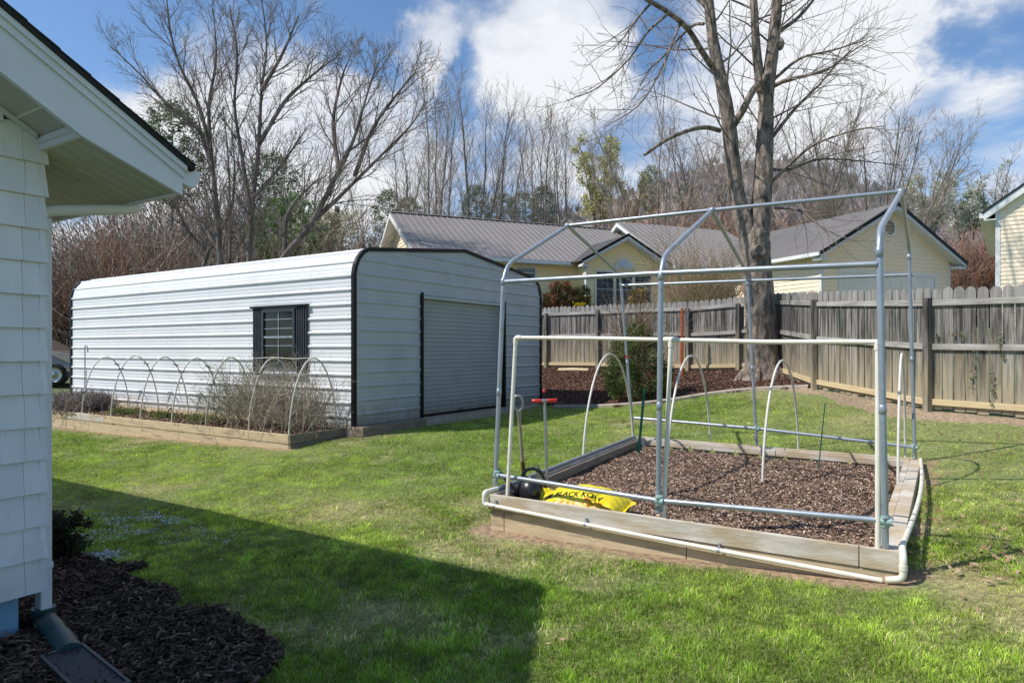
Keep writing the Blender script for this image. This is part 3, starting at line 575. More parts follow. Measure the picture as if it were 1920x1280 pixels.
def bag_surface(c, ex, ey, L, W, H, nx=46, ny=26, seed=1, fold=0):
    def h(u, v):                                   # u,v in -1..1
        e = (max(0, 1-abs(u)**3.2)**.55)*(max(0, 1-abs(v)**2.6)**.6)
        wr = .010*math.sin(9*u+3*v+seed)*abs(v)+.008*math.sin(23*u+seed)*(abs(v)**2)+.010*math.sin(17*v+5*u)*(abs(u)**3)
        f = -.22*math.exp(-((u-.50-.12*v)/.05)**2)*fold
        return H*e*(1+.10*math.sin(3*u+seed)+f)+wr*e**.3
    def pt(u, v, top=True):
        pin = 1-.08*(abs(u)**4)*abs(v)
        p = c+ex*(u*L/2)+ey*(v*W/2*pin)
        return p+Z*(v+1)*W*.5*.20*fold+Z*(h(u, v) if top else -min(.02, h(u, v)*.25)+.003)
    return h, pt
def make_bag():
    ex = unit(v3(.841, -.541, 0)); ey = unit(v3(.541, .841, 0)); c = v3(.60, 5.58, .205)
    T = thing('garden_soil_bag', tuple(c), 'full yellow plastic bag of composted manure with black lettering lying on the mulch', 'bag')
    L, W, H = .70, .42, .135; h, pt = bag_surface(c, ex, ey, L, W, H, fold=1)
    tilt = v3(0,0,0)
    nx, ny = 56, 30; mb = MB(); top = []; bot = []
    for j in range(ny+1):
        for i in range(nx+1):
            u, v = -1+2*i/nx, -1+2*j/ny; top.append(pt(u, v)); bot.append(pt(u, v, False))
    f = [[j*(nx+1)+i, j*(nx+1)+i+1, (j+1)*(nx+1)+i+1, (j+1)*(nx+1)+i] for j in range(ny) for i in range(nx)]
    mb.add(top, f, 0, True); mb.add(bot, [x[::-1] for x in f], 0, True); mb.build('sack', M['bag_yellow'], T)
    for s, nm in ((-1,'sealed_end'),(1,'sealed_end')):
        mb = MB(); vs = []; n = 16
        for i in range(n+1):
            v = -1+2*i/n; a = pt(s*1.0, v*.96)
            vs += [a, a+ex*s*(.05+.012*math.sin(5*v))+Z*(.022*math.sin(4.3*v+s)+.012)]
        mb.add(vs, [[2*i, 2*i+1, 2*i+3, 2*i+2] for i in range(n)], 0, True); mb.build(nm, M['bag_yellow'], T)
    def text(body, size, u0, v0, mat, name, rot=0):
        cu = bpy.data.curves.new('lettering', 'FONT'); cu.body = body; cu.size = size; cu.resolution_u = 3; cu.space_character = 1.02; cu.offset = size*.018
        o = bpy.data.objects.new('tmp', cu); C.objects.link(o); dg = bpy.context.evaluated_depsgraph_get(); me0 = bpy.data.meshes.new_from_object(o.evaluated_get(dg))
        import bmesh
        bm = bmesh.new(); bm.from_mesh(me0); bmesh.ops.triangulate(bm, faces=bm.faces); bmesh.ops.subdivide_edges(bm, edges=[e for e in bm.edges if e.calc_length() > .012], cuts=2, use_grid_fill=False); bmesh.ops.triangulate(bm, faces=bm.faces)
        for vtx in bm.verts:
            u = u0+(vtx.co.x)/(L/2); v = v0+(vtx.co.y)/(W/2); p = pt(max(-.99, min(.99, u)), max(-.97, min(.97, v)))
            g = .006; du = v3(pt(min(.99, u+g), v))-v3(p); dv = v3(pt(u, min(.97, v+g)))-v3(p); nn = np.cross(du, dv); nn = nn/(np.linalg.norm(nn)+1e-9); 
            if nn[2] < 0: nn = -nn
            vtx.co = Vector(p+nn*.0022)
        me = bpy.data.meshes.new(name); bm.to_mesh(me); bm.free(); bpy.data.objects.remove(o); link(name, me, mat, T)
    text('BLACK KOW', .072, -.62, -.60, M['ink_black'], 'printed_name')
    text('COMPOSTED COW MANURE', .040, -.60, -.90, M['ink_orange'], 'printed_line')
    text('Mature Manure', .036, .22, -.74, M['ink_red'], 'printed_line')
    # black badge beside the name
    mb = MB(); vs = []
    for j in range(4):
        for i in range(7):
            u = -.90+.2*i/6; v = -.60+.24*j/3; p = pt(u, v); vs.append(p+Z*.0028)
    mb.add(vs, [[j*7+i, j*7+i+1, (j+1)*7+i+1, (j+1)*7+i] for j in range(3) for i in range(6)], 0, True); mb.build('printed_badge', M['ink_black'], T)
    # empty bags beneath
    c2 = v3(1.0, 5.27, .19); T2 = thing('empty_soil_bag', tuple(c2), 'flattened olive and yellow plastic bag lying under the right end of the full yellow bag', 'bag')
    h2, pt2 = bag_surface(c2, unit(v3(.86,-.50,0)), unit(v3(.50,.86,0)), .42, .24, .035, seed=4); mb = MB(); vs = []
    for j in range(17):
        for i in range(31):
            u, v = -1+2*i/30, -1+2*j/16; vs.append(pt2(u, v)+Z*(.008*math.sin(9*u+6*v)+.006*math.sin(21*v-7*u)))
    mb.add(vs, [[j*31+i, j*31+i+1, (j+1)*31+i+1, (j+1)*31+i] for j in range(16) for i in range(30)], 0, True); mb.build('sack', M['bag_olive'], T2)
    c3 = v3(.30, 6.0, .18); h3, pt3 = bag_surface(c3, unit(v3(1,.3,0)), unit(v3(-.3,1,0)), .20, .16, .12, seed=2); mb = MB(); vs = []
    for j in range(13):
        for i in range(15):
            u, v = -1+2*i/14, -1+2*j/12; vs.append(pt3(u, v)+Z*(.012*math.sin(11*u+6*v)))
    mb.add(vs, [[j*15+i, j*15+i+1, (j+1)*15+i+1, (j+1)*15+i] for j in range(12) for i in range(14)], 0, True)
    tag(mb.build('crumpled_bag', M['bag_yellow'], base=c3), 'small crumpled yellow plastic bag between the watering can and the full bag', 'bag')
make_bag()
def make_tools():
    # D handled shovel
    b = v3(at(985, 905, 6.35)); b[2] = .15; t = v3(at(973, 775, 6.2)); T = thing('garden_shovel', tuple(b), 'garden shovel with grey D handle and wooden shaft stuck in the raised bed', 'shovel')
    d = unit(t-b); m = lerp(b, t, .42)
    mb = MB(); mb.tube([m, lerp(m, t, .5), t], [.0165,.016,.0175], 12); mb.build('shaft', M['ash_handle'], T)
    mb = MB(); mb.tube([b+d*.02, m+d*.01], [.021,.0185], 12); mb.build('socket', M['brown_handle'], T)
    s = v3(.82,-.1,0); s = unit(s-d*np.dot(s, d)); w = .046
    mb = MB(); mb.tube([t-d*.05, t+d*.03], [.019,.023], 12); mb.tube(smooth([t+d*.02, t+d*.05+s*w*.8, t+d*.12+s*w, t+d*.165+s*w*.5, t+d*.17, t+d*.165-s*w*.5, t+d*.12-s*w, t+d*.05-s*w*.8, t+d*.02], .03), .0125, 10); mb.build('d_grip', M['steel'], T)
    mb = MB(); a = b+d*.05; blade = [a+s*x-d*y+v3(0,-.01,0) for x, y in ((-.02,0),(-.1,.05),(-.105,.2),(-.06,.28),(0,.31),(.06,.28),(.105,.2),(.1,.05),(.02,0))]
    mb.prism(blade, v3(0,.006,0)); mb.build('blade', M['steel'], T)
    # red T handled soil tool
    b = v3(at(1027, 897, 6.1)); t = v3(at(1021, 751, 6.15)); b[2] = .16; T = thing('t_handled_weeder', tuple(b), 'steel garden weeder with red T handle and red knob standing in the raised bed', 'weeder')
    d = unit(t-b); s = unit(v3(1,-.06,.035))
    mb = MB(); mb.tube([b, t], .0135, 12); mb.build('shaft', M['steel'], T)
    mb = MB(); mb.tube([t-s*.118, t-s*.11, t-s*.03, t-s*.018], [.012,.0185,.0175,.014], 12); mb.tube([t+s*.018, t+s*.03, t+s*.11, t+s*.118], [.014,.0175,.0185,.012], 12); mb.build('t_grip', M['red_plastic'], T)
    mb = MB(); mb.tube([t-s*.03, t+s*.03], .0165, 12); mb.build('grip_sleeve', M['steel'], T)
    mb = MB(); mb.tube([t, t+d*.075], .006, 8); mb.build('plunger_rod', M['black_trim'], T)
    mb = MB(); mb.lathe(t+d*.07, [(0,0),(.013,.002),(.017,.014),(.015,.03),(.008,.036),(0,.036)], 14, ax=d); mb.build('plunger_knob', M['red_plastic'], T)
    # steel trowel behind the can
    b = v3(at(1013, 905, 6.0)); t = v3(at(1008, 872, 6.0)); mb = MB(); mb.prism([b+v3(-.022,0,0), b+v3(.025,0,0), b+v3(.018,0,.09), t+v3(0,0,.015), t+v3(-.014,0,-.06)], v3(.002,.006,0))
    T = thing('hand_trowel', tuple(b), 'pale steel hand trowel point sticking up behind the watering can handle', 'trowel'); mb.build('blade', M['steel'], T)
    mb = MB(); mb.tube([b, b-Z*.10+v3(.02,0,0)], .012, 8); mb.build('grip', M['brown_handle'], T)
    # stakes
    b = v3(at(1198, 848, 8.75)); t = v3(at(1209, 727, 8.75)); T = thing('green_fence_stake', tuple(b), 'green metal stake leaning in the back left corner of the raised bed', 'stake')
    d = t-b; s = unit(v3(1,.3,0)); mb = MB(); mb.para(b-s*.022, d, s*.018, v3(0,.006,0)); mb.para(b-s*.002, d, s*.018, v3(0,.008,0)); mb.para(b-s*.004+v3(0,-.02,0), d, s*.006, v3(0,.02,0)); mb.build('post', M['green_stake'], T)
    for i in range(9):
        mb = MB() if i == 0 else mb; mb.para(b+d*(.1+i*.1)-s*.012+v3(0,-.028,0), s*.02, v3(0,.01,0), Z*.012)
    mb.build('studs', M['green_stake'], T)
    mb = MB(); c = b+d*.03; mb.poly([c+s*-.05, c+s*.045, c+s*.04+Z*.08, c+Z*.10, c-s*.045+Z*.07]); mb.poly([c+v3(0,.004,0)+k for k in (s*-.05, -s*.045+Z*.07, Z*.10, s*.04+Z*.08, s*.045)]); mb.build('anchor_plate', M['green_stake'], T)
    b = v3(at(1533, 888, 7.55)); t = v3(at(1547, 755, 7.5)); mb = MB(); mb.tube([b-Z*.05, t], [.0065,.006], 8)
    for i in range(24): c = lerp(b, t, i/24); mb.tube([c-Z*.002, c+Z*.002], .0078, 8)
    tag(mb.build('thin_garden_stake', M['green_stake'], base=b), 'thin green plastic coated garden rod leaning in the right half of the raised bed', 'stake')
    # pale splinters
make_tools()

# ================================================================ metal shed
def rib(d, pitch, w, hgt, minor=True):
    x = (d % pitch)
    if x < w: 
        e = w*.28; return hgt*min(1, x/e, (w-x)/e)
    if minor:
        for c in (.42, .71):
            m = abs(x-pitch*c)
            if m < .012: return .0035*(1-m/.012)
    return 0
def make_shed():
    T = thing('metal_shed', tuple(sp(0,0,0)), 'long white ribbed metal shed with rounded eaves, black trim and roll-up door', 'shed')
    e0, e1, pk, cr = 2.45, 2.87, 3.17, .31
    # outline in (s,z)
    half = [(0,0),(0,e0),(.03,e0+.13),(.09,e0+.25),(.19,e0+.36),(cr,e1),(SW/2,pk)]
    full = half+[(SW-s, z) for s, z in half[-2::-1]]
    def path(samples):                             # dense samples along an outline with normals
        out = []; dist = 0
        for (a, b), (c, d) in zip(samples[:-1], samples[1:]):
            L = math.hypot(c-a, d-b); n = max(2, int(L/.008)); nx, nz = -(d-b)/L, (c-a)/L
            for i in range(n): t = i/n; out.append((a+(c-a)*t, b+(d-b)*t, nx, nz, dist+L*t))
            dist += L
        out.append((samples[-1][0], samples[-1][1], nx, nz, dist)); return out
    def skin(samples, name, mat, phase=0):
        pts = path(samples); red = []; last = None
        for p in pts:
            r = rib(p[4]+phase, .2286, .055, .019); r *= 1.3; red.append((p[0]+p[2]*r, p[1]+p[3]*r))
        # drop collinear samples
        keep = [red[0]]
        for a, b, c in zip(red[:-2], red[1:-1], red[2:]):
            if abs((b[0]-a[0])*(c[1]-b[1])-(b[1]-a[1])*(c[0]-b[0])) > 1e-8: keep.append(b)
        keep.append(red[-1]); n = len(keep); mb = MB()
        vs = [sp(0, s, z) for s, z in keep]+[sp(SL, s, z) for s, z in keep]
        mb.add(vs, [[i+1, i, n+i, n+i+1] for i in range(n-1)]); mb.build(name, mat, T)
    skin(full[:7], 'long_wall_and_roof_sheet', M['shed_white'], .12)
    skin([(s, z) for s, z in full[6:]], 'far_wall_and_roof_sheet', M['shed_white'], .05)
    # gable wall with horizontal ribs, door opening left out
    d0, d1, dz = 1.66, 4.33, 2.16
    def sext(z):
        if z <= e0: return 0.
        for (a, b), (c, d) in zip(half[1:-1], half[2:]):
            if z <= d: return a+(c-a)*(z-b)/(d-b+1e-9)
        return SW/2
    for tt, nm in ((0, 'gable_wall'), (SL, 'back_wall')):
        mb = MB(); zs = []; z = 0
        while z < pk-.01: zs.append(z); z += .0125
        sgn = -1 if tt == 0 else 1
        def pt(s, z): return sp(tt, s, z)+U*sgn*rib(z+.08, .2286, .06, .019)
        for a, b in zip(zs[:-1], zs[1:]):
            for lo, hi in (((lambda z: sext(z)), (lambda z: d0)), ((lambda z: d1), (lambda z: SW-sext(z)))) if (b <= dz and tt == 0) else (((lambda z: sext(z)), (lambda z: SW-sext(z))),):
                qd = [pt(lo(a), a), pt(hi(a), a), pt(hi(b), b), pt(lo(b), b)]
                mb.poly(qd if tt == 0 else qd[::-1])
        mb.build(nm, M['shed_gable_shaded'], T)
    # roll-up door set back
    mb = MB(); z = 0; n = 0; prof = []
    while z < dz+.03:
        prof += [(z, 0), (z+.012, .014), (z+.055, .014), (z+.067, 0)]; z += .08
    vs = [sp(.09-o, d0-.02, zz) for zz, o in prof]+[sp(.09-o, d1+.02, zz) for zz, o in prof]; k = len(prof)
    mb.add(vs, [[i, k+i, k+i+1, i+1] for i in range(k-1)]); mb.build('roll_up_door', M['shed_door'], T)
    mb = MB(); mb.para(sp(.07, d0, .0), U*-.03, V*(d1-d0), Z*.045); mb.build('door_bottom_bar', M['black_trim'], T)
    mb = MB(); mb.para(sp(.068, 2.85, .03), U*-.03, V*.12, Z*.03); mb.build('door_handle', M['black_plastic'], T)
    mb = MB(); mb.para(sp(.10, d0, dz-.005), U*-.125, V*(d1-d0), Z*.05); mb.build('door_header', M['shed_gable_shaded'], T)
    for s in (d0-.045, d1-.01):
        mb = MB(); mb.para(sp(.10, s, 0), U*-.145, V*.055, Z*(dz+.10)); mb.build('door_jamb', M['black_trim'], T, bevel=.004)
    # black edge trim following the roofline, both ends
    for tt, sg in ((0, -1), (SL, 1)):
        outl = full; mb = MB(); n = len(outl)
        cx, cz = SW/2, 1.4
        def off(i, r):
            a = outl[max(i-1, 0)]; b = outl[min(i+1, n-1)]; L = math.hypot(b[0]-a[0], b[1]-a[1]); nx, nz = -(b[1]-a[1])/L, (b[0]-a[0])/L
            if i in (0, n-1): nx, nz = (-1, 0) if i == 0 else (1, 0)
            return outl[i][0]+nx*r, outl[i][1]+nz*r
        ring = []
        for i in range(n):
            o = off(i, .030); m = off(i, -.036)
            ring.append([sp(tt-sg*.034, *o), sp(tt+sg*.030, *o), sp(tt+sg*.030, *m), sp(tt+sg*.005, *m)])
        vs = [p for r in ring for p in r]
        fs = [[i*4+j, i*4+j+1, (i+1)*4+j+1, (i+1)*4+j] for i in range(n-1) for j in range(3)]
        mb.add(vs, fs if sg < 0 else [f[::-1] for f in fs]); mb.build('edge_trim', M['black_trim'], T)
    # screws
    mb = MB(); 
    for t in (.12, 1.0, 2.65, 3.9, 5.1, 6.2, 7.3, 8.3, 9.2):
        z = .16
        while z < 2.5:
            if not (1.0 < t < 2.6 and .85 < z < 2.05): p = sp(t, -.004, z); mb.para(p-U*.006, U*.012, -V*.005, Z*.012)
            z += .2286
    for s, z in [(a+.31, b) for a in (0, 1.1, 2.2) for b in (0,)]: 
        for t in np.arange(.3, 9.2, 1.1): p = sp(t, s, e1+.005+(s-cr)*.114); mb.para(p-U*.006+Z*.005, U*.012, V*.012, Z*.006)
    mb.build('wall_screws', M['screw'], T)
    mb = MB()
    for s in (.75, 3.0, 5.1):
        z = .2
        while z < 2.7:
            if not (d0-.1 < s < d1+.1 and z < dz+.1): p = sp(-.001, s, z); mb.para(p, -U*.005, V*.012, Z*.012)
            z += .2286*1.5
    mb.build('gable_screws', M['screw'], T)
    # window with shutters on the long wall
    wt0, wt1, wz0, wz1 = 1.36, 2.24, .92, 1.93
    mb = MB(); f = .05
    for a in ((wt0, wt0+f, wz0, wz1), (wt1-f, wt1, wz0, wz1), (wt0+f, wt1-f, wz0, wz0+f), (wt0+f, wt1-f, wz1-f, wz1)):
        mb.para(sp(a[0], -.06, a[2]), U*(a[1]-a[0]), V*.075, Z*(a[3]-a[2]))
    W = mb.build('window', M['shutter'], T)
    ORG[W.name] = ORG[T.name]
    mb = MB(); mb.para(sp(wt0+f, -.034, wz0+f), U*(wt1-wt0-2*f), V*.006, Z*(wz1-wz0-2*f)); mb.build('pane', M['glass'], W)
    mb = MB(); mz = (wz0+wz1)/2+.02
    mb.para(sp(wt0+f, -.052, mz-.018), U*(wt1-wt0-2*f), V*.016, Z*.036)
    mb.build('meeting_rail', M['galv'], W)
    mb = MB(); cxm = (wt0+wt1)/2
    mb.para(sp(cxm-.008, -.044, wz0+f), U*.016, V*.009, Z*(wz1-wz0-2*f))
    for zz in (mz+.15, mz+.31, mz-.15): mb.para(sp(wt0+f, -.043, zz-.007), U*(wt1-wt0-2*f), V*.007, Z*.014)
    mb.build('glazing_bars', M['galv'], W)
    for a, b in ((1.07, wt0-.005), (wt1+.005, 2.52)):
        mb = MB(); mb.para(sp(a, -.03, wz0-.09), U*(b-a), V*.012, Z*(wz1-wz0+.12))
        m = (b-a)/5
        for i in range(5): mb.para(sp(a+m*i+.008, -.045, wz0-.08), U*(m*.5), V*.016, Z*(wz1-wz0+.10))
        mb.build('shutter', M['shutter'], T, bevel=.002)
    mb = MB(); mb.para(sp(1.03, -.075, wz1+.03), U*1.52, V*.09, Z*.035); mb.build('window_header', M['black_trim'], T)
    mb = MB(); mb.para(sp(1.10, -.06, wz0-.14), U*1.38, V*.05, Z*.035); mb.build('window_sill', M['galv'], T)
    # timber and block footing in front of the gable
    mb = MB(); mb.para(sp(-.22, -.02, -.16), U*.2, V*1.55, Z*.155); mb.build('footing_timber', M['bed_dark'], T, bevel=.005)
    mb = MB(); mb.para(sp(-.22, 1.54, -.18), U*.2, V*2.2, Z*.15); mb.para(sp(-.2, 3.75, -.2), U*.2, V*2.3, Z*.16); mb.build('footing', M['concrete'], T, bevel=.006)
    mb = MB(); mb.para(sp(SL, 0, -.3), -U*SL, V*SW, Z*.295); mb.build('slab', M['concrete'], T)
make_shed()

# ---------------------------------------------------------------- narrow bed beside the shed
def make_shed_bed():
    T = thing('shed_planter_bed', tuple(sp(.27,-1.08,-.27)), 'long low timber bed of soil along the side wall of the white shed', 'garden bed')
    ts = [.25, 2.2, 4.35, 5.6, 7.1, 9.6]
    for i, (a, b) in enumerate(zip(ts[:-1], ts[1:])):
        mb = MB(); mb.para(sp(a+.003, -1.08, -.175), U*(b-a-.006), V*.045, Z*.135); mb.build('timber', M['bed_tan'] if i != 3 else M['bed_grey'], T, bevel=.004)
    for a, b in ((.25, 3.1), (3.1, 6.2), (6.2, 9.6)):
        mb = MB(); mb.para(sp(a+.003, -1.072, -.42), U*(b-a-.006), V*.045, Z*.24); mb.build('timber', M['bed_tan'], T, bevel=.004)
    mb = MB(); mb.para(sp(.248, -1.08, -.175), U*-.045, V*1.08, Z*.138); mb.build('end_timber', M['bed_dark'], T, bevel=.004)
    mb = MB(); mb.para(sp(.25, -1.07, -.42), U*-.045, V*1.06, Z*.24); mb.build('end_timber', M['bed_dark'], T, bevel=.004)
    n, m = 60, 9; vs = []
    for j in range(m+1):
        for i in range(n+1):
            p = sp(.26+9.3*i/n, -1.04+1.05*j/m, -.10); p[2] += .08*(fbm(p[:1], p[1:2], .5, 8)[0]-.3); vs.append(p)
    mb = MB(); mb.add(vs, [[j*(n+1)+i, (j+1)*(n+1)+i, (j+1)*(n+1)+i+1, j*(n+1)+i+1] for j in range(m) for i in range(n)], 0, True); mb.build('soil', M['soil'], T)
    mb = MB(); mb.para(sp(1.2, -.07, -.1), U*8.0, V*.04, Z*.13); mb.build('back_board', M['bed_tan'], T)
    inner = [tuple(sp(*k, 0)[:2]) for k in ((.3,-1.03),(9.4,-1.03),(9.4,-.08),(.3,-.08))]
    chips('planter_mulch', inner, 2200, .06, .02, [(.16,.10,.07),(.24,.16,.11),(.09,.06,.04),(.33,.24,.15)], lambda x, y: np.full(len(x), SH0[2]-.085), 'dry brown soil and bark in the narrow bed beside the shed', 'mulch', .05)
    tl = [.30, 1.26, 2.40, 3.40, 4.42, 5.46, 6.58]
    desc = ['pale pipe hoop nearest the shed corner, over the end of the twiggy shrub', 'second pale pipe hoop from the shed corner, crossing below the window', 'third pale pipe hoop from the shed corner, left end of the twiggy shrub',
            'fourth of seven pale pipe hoops beside the shed wall, the middle one', 'third pale pipe hoop from the far left end beside the shed wall', 'second pale pipe hoop from the far left end beside the shed wall', 'pale pipe hoop farthest left, beside the crook hook at the shed wall']
    for t, lab in zip(tl, desc):
        mb = MB(); H = 1.40+random.uniform(-.01, .03)
        base = sp(t, -1.03, -.05)
        H_ = thing('row_cover_hoop', tuple(base), lab, 'hoop', 'pipe hoops along the planter bed')
        pts = arch_pts(sp(t, -1.025, -.12), sp(t-.02, -.10, -.1), H, p=2.0); mb.tube(pts, .0125, 10); mb.build('pipe', M['hoop_tan'], H_)
        if t > .35:
            for k in random.sample([4, 6, 8, 17, 19], 2 if t > 3 else 1):
                c = pts[k]; mb = MB(); d = unit(v3(.9, .2, random.uniform(-.4, .4))); mb.para(c-d*.045+Z*-.009-v3(0,.02,0), d*.085, v3(0,.03,0), Z*.017); mb.build('cover_clip', M['clip'], H_)
    # string over the tops
    mb = MB(); pts = []
    for i, t in enumerate(tl):
        pts.append(sp(t, -.56, 1.40-SH0[2]+.02))
        if i < len(tl)-1: pts.append(sp((t+tl[i+1])/2, -.56, 1.40-SH0[2]-.0))
    mb.tube(pts, .006, 6); tag(mb.build('ridge_cord', M['pvc'], base=pts[0]), 'pale cord stretched over the tops of the hoops beside the shed', 'cord')
    # crook hook
    b = sp(7.05, -.75, -.1); pts = [b, b+Z*1.28, b+Z*1.38+U*.01, b+Z*1.43-U*.05, b+Z*1.38-U*.11, b+Z*1.27-U*.12]; T3 = thing('shepherd_hook', tuple(b), 'grey metal crook hook standing at the far left of the planter bed', 'hook')
    mb = MB(); mb.tube(smooth(pts, .06), .012, 8); mb.build('hook_rod', M['galv'], T3)
    mb = MB(); mb.tube([b-U*.06, b-U*.06+Z*.9, b+Z*.92], .008, 8); mb.build('brace_rod', M['galv'], T3)
    # bent irrigation hose end
    b = sp(4.05, -.65, -.1); mb = MB(); mb.tube(smooth([b+U*.1, b+Z*.16+U*.13, b+Z*.28, b+Z*.14-U*.03, b+Z*.16-U*.18], .08), .011, 8); tag(mb.build('bent_hose', M['black_plastic'], base=b), 'short bent black hose end sticking up in the narrow shed bed', 'hose')
make_shed_bed()
# ================================================================ white house at the left
def make_house():
    T = thing('white_house', tuple(hp(0,0,0)), 'white shingled house corner with boxed eave, gutter and blue block foundation', 'house')
    zb, zt = .235, 2.64
    # wall core
    mb = MB(); mb.prism([hp(0-.012,.02,zb), hp(-8,.02,zb), hp(-8,.02,zt), hp(-4,.02,zt+.58*4), hp(-.012,.02,zt+.0)], U*11.9); mb.build('wall', M['shingle_white'], T)
    course = .178
    mb = MB(); z = zb; row = 0; r = random.Random(3)
    while z < 4.2:
        smax = min(0, -(z-2.62)/.58 if z > 2.62 else 0)
        s = smax+.004; first = True
        while s > -1.6:
            w = r.uniform(.080, .100) if first else r.uniform(.42, .60)
            first = False; e = s-w; o = r.uniform(0, .0015); top = z+course+.02
            zt_ = top
            lo = .030+o; hi = .012
            P = [hp(s-.0007, -lo+.0, z+r.uniform(-.001,.001)), hp(e+.0007, -lo, z+r.uniform(-.001,.001)), hp(e+.0012, -hi+.006, zt_), hp(s-.0012, -hi+.006, zt_)]
            Q = [p+U*.02 for p in P]
            mb.add(P+Q, [[3,2,1,0],[0,1,5,4],[1,2,6,5],[3,0,4,7],[2,3,7,6]]); s = e
        z += course; row += 1
    mb.build('wall_shingles', M['shingle_white'], T)
    # return shingles on the hidden side wall, seen edge on at the corner
    mb = MB(); z = zb
    while z < 2.55:
        top = z+course+.02; mb.add([hp(.03,-.028,z), hp(.012,-.010,top), hp(.012,6,top), hp(.03,6,z)], [[0,3,2,1]]); mb.add([hp(.03,-.028,z), hp(.012,-.012,top), hp(-.01,-.010,top), hp(-.01,-.028,z)], [[0,1,2,3]]); mb.add([hp(.03,-.028,z), hp(.03,6,z), hp(0,6,z), hp(0,-.028,z)], [[0,1,2,3]]); z += course
    mb.build('side_shingles', M['shingle_white'], T)
    mb = MB(); mb.prism([hp(-.085,.05,-.4), hp(-7.9,.05,-.4), hp(-7.9,.05,zb+.002), hp(-.085,.05,zb+.002)], U*11.8); mb.build('foundation', M['blue_block'], T)
    # roof geometry
    S0, rk, pit = .53, .466, .575
    def ez(s): return 2.63+(2.435-2.63)*s/S0
    def zr(s): return 2.60+pit*(S0-s)                # underside of the roof deck
    def zbm(s):                                      # lower edge of the rake board
        return zr(s)-.235 if s < 0 else ez(s)-.010
    # rake board, a tapering tail past the wall
    def strip(tp, bt, y0, th, nm, mat, ss):
        mb = MB()
        for a, b in zip(ss[:-1], ss[1:]):
            mb.prism([hp(a, y0, bt(a)), hp(a, y0, tp(a)), hp(b, y0, tp(b)), hp(b, y0, bt(b))], U*th)
        mb.build(nm, mat, T)
    ss = [-4, 0, S0]
    strip(lambda s: zr(s)-.062, zbm, -rk, .03, 'rake_board', M['fascia'], ss)
    strip(lambda s: zr(s)-.030, lambda s: zr(s)-.075, -rk-.014, .044, 'rake_moulding', M['fascia'], [-4, S0+.004])
    strip(lambda s: zr(s)-.002, lambda s: zr(s)-.034, -rk-.028, .06, 'rake_crown', M['fascia'], [-4, S0+.012])
    strip(lambda s: zr(s)+.026, lambda s: zr(s), -rk-.040, 12.9, 'roof', M['asphalt_shingle'], [-4, S0+.05])
    strip(lambda s: 2.60+pit*(S0+4)-pit*(-4-s)+.026, lambda s: 2.60+pit*(S0+4)-pit*(-4-s), -rk-.040, 12.9, 'roof', M['asphalt_shingle'], [-8.6, -4.0])
    # layered shingle butts give the rake edge its steps
    mb = MB(); s = S0+.05
    while s > -2.2:
        a, b = s, s-.14; mb.prism([hp(a,-rk-.046,zr(a)+.026), hp(a,-rk-.046,zr(a)+.036), hp(b,-rk-.046,zr(b)+.030), hp(b,-rk-.046,zr(b)+.026)], U*6); s -= .14
    mb.build('roof_shingles', M['asphalt_shingle'], T)
    # soffits
    zs0, zs1 = 2.63, 2.435                           # sloping eave soffit
    mb = MB(); mb.poly([hp(0,-rk+.03,ez(0)), hp(S0,-rk+.03,ez(S0)), hp(S0,12,ez(S0)), hp(0,12,ez(0))]); mb.poly([hp(0,12,ez(0)+.012), hp(S0,12,ez(S0)+.012), hp(S0,-rk+.03,ez(S0)+.012), hp(0,-rk+.03,ez(0)+.012)]); SO = mb.build('eave_soffit', M['soffit'], T)
    ORG[SO.name] = ORG[T.name]
    mb = MB(); t = -rk+.115
    while t < 6:
        mb.add([hp(0,t,ez(0)-.0022), hp(S0,t,ez(S0)-.0022), hp(S0,t+.013,ez(S0)-.0022), hp(0,t+.013,ez(0)-.0022)], [[0,1,2,3]]); t += .105
    mb.build('soffit_grooves', M['groove'], SO)
    mb = MB(); zz = lambda s: zr(s)-.215
    mb.poly([hp(0,-rk+.03,zz(0)), hp(0,-.005,zz(0)), hp(-4,-.005,zz(-4)), hp(-4,-rk+.03,zz(-4))]); RS = mb.build('rake_soffit', M['soffit'], T)
    ORG[RS.name] = ORG[T.name]
    mb = MB(); s = -.12
    while s > -3.5: mb.add([hp(s,-rk+.03,zz(s)-.002), hp(s,-.005,zz(s)-.002), hp(s-.011,-.005,zz(s-.011)-.002), hp(s-.011,-rk+.03,zz(s-.011)-.002)], [[0,1,2,3]]); s -= .20
    mb.build('soffit_grooves', M['groove'], RS)
    mb = MB(); mb.para(hp(-.014,-rk+.03,ez(0)-.012), V*.02, U*(rk-.02), Z*(zz(0)-ez(0)+.014)); mb.para(hp(-.02,-rk+.03,zz(0)-.035), V*.012, U*(rk-.02), Z*.03); mb.build('soffit_return', M['fascia'], T)
    mb = MB(); mb.prism([hp(-.03,-.040,zz(-.03)-.004), hp(-.03,-.040,zz(-.03)-.028), hp(-3.5,-.040,zz(-3.5)-.028), hp(-3.5,-.040,zz(-3.5)-.004)], U*.03); mb.build('frieze_moulding', M['fascia'], T)
    # eave fascia
    mb = MB(); mb.para(hp(S0-.02,-rk+.03,zs1-.006), V*.02, U*12.4, Z*(.155)); mb.build('eave_fascia', M['fascia'], T)
    # gutter with end cap
    g = [(S0+.002, 2.585), (S0+.002, 2.50), (S0+.045, 2.485), (S0+.085, 2.492), (S0+.105, 2.53), (S0+.118, 2.585)]
    mb = MB(); n = len(g); vs = [hp(s,-rk+.01,z) for s, z in g]+[hp(s,11.9,z) for s, z in g]
    mb.add(vs, [[i, i+1, n+i+1, n+i] for i in range(n-1)]+[list(range(n))[::-1]]); mb.build('gutter', M['fascia'], T)
    # downspout: outlet, elbow, run back to the wall, then down
    r = .034; y = .12
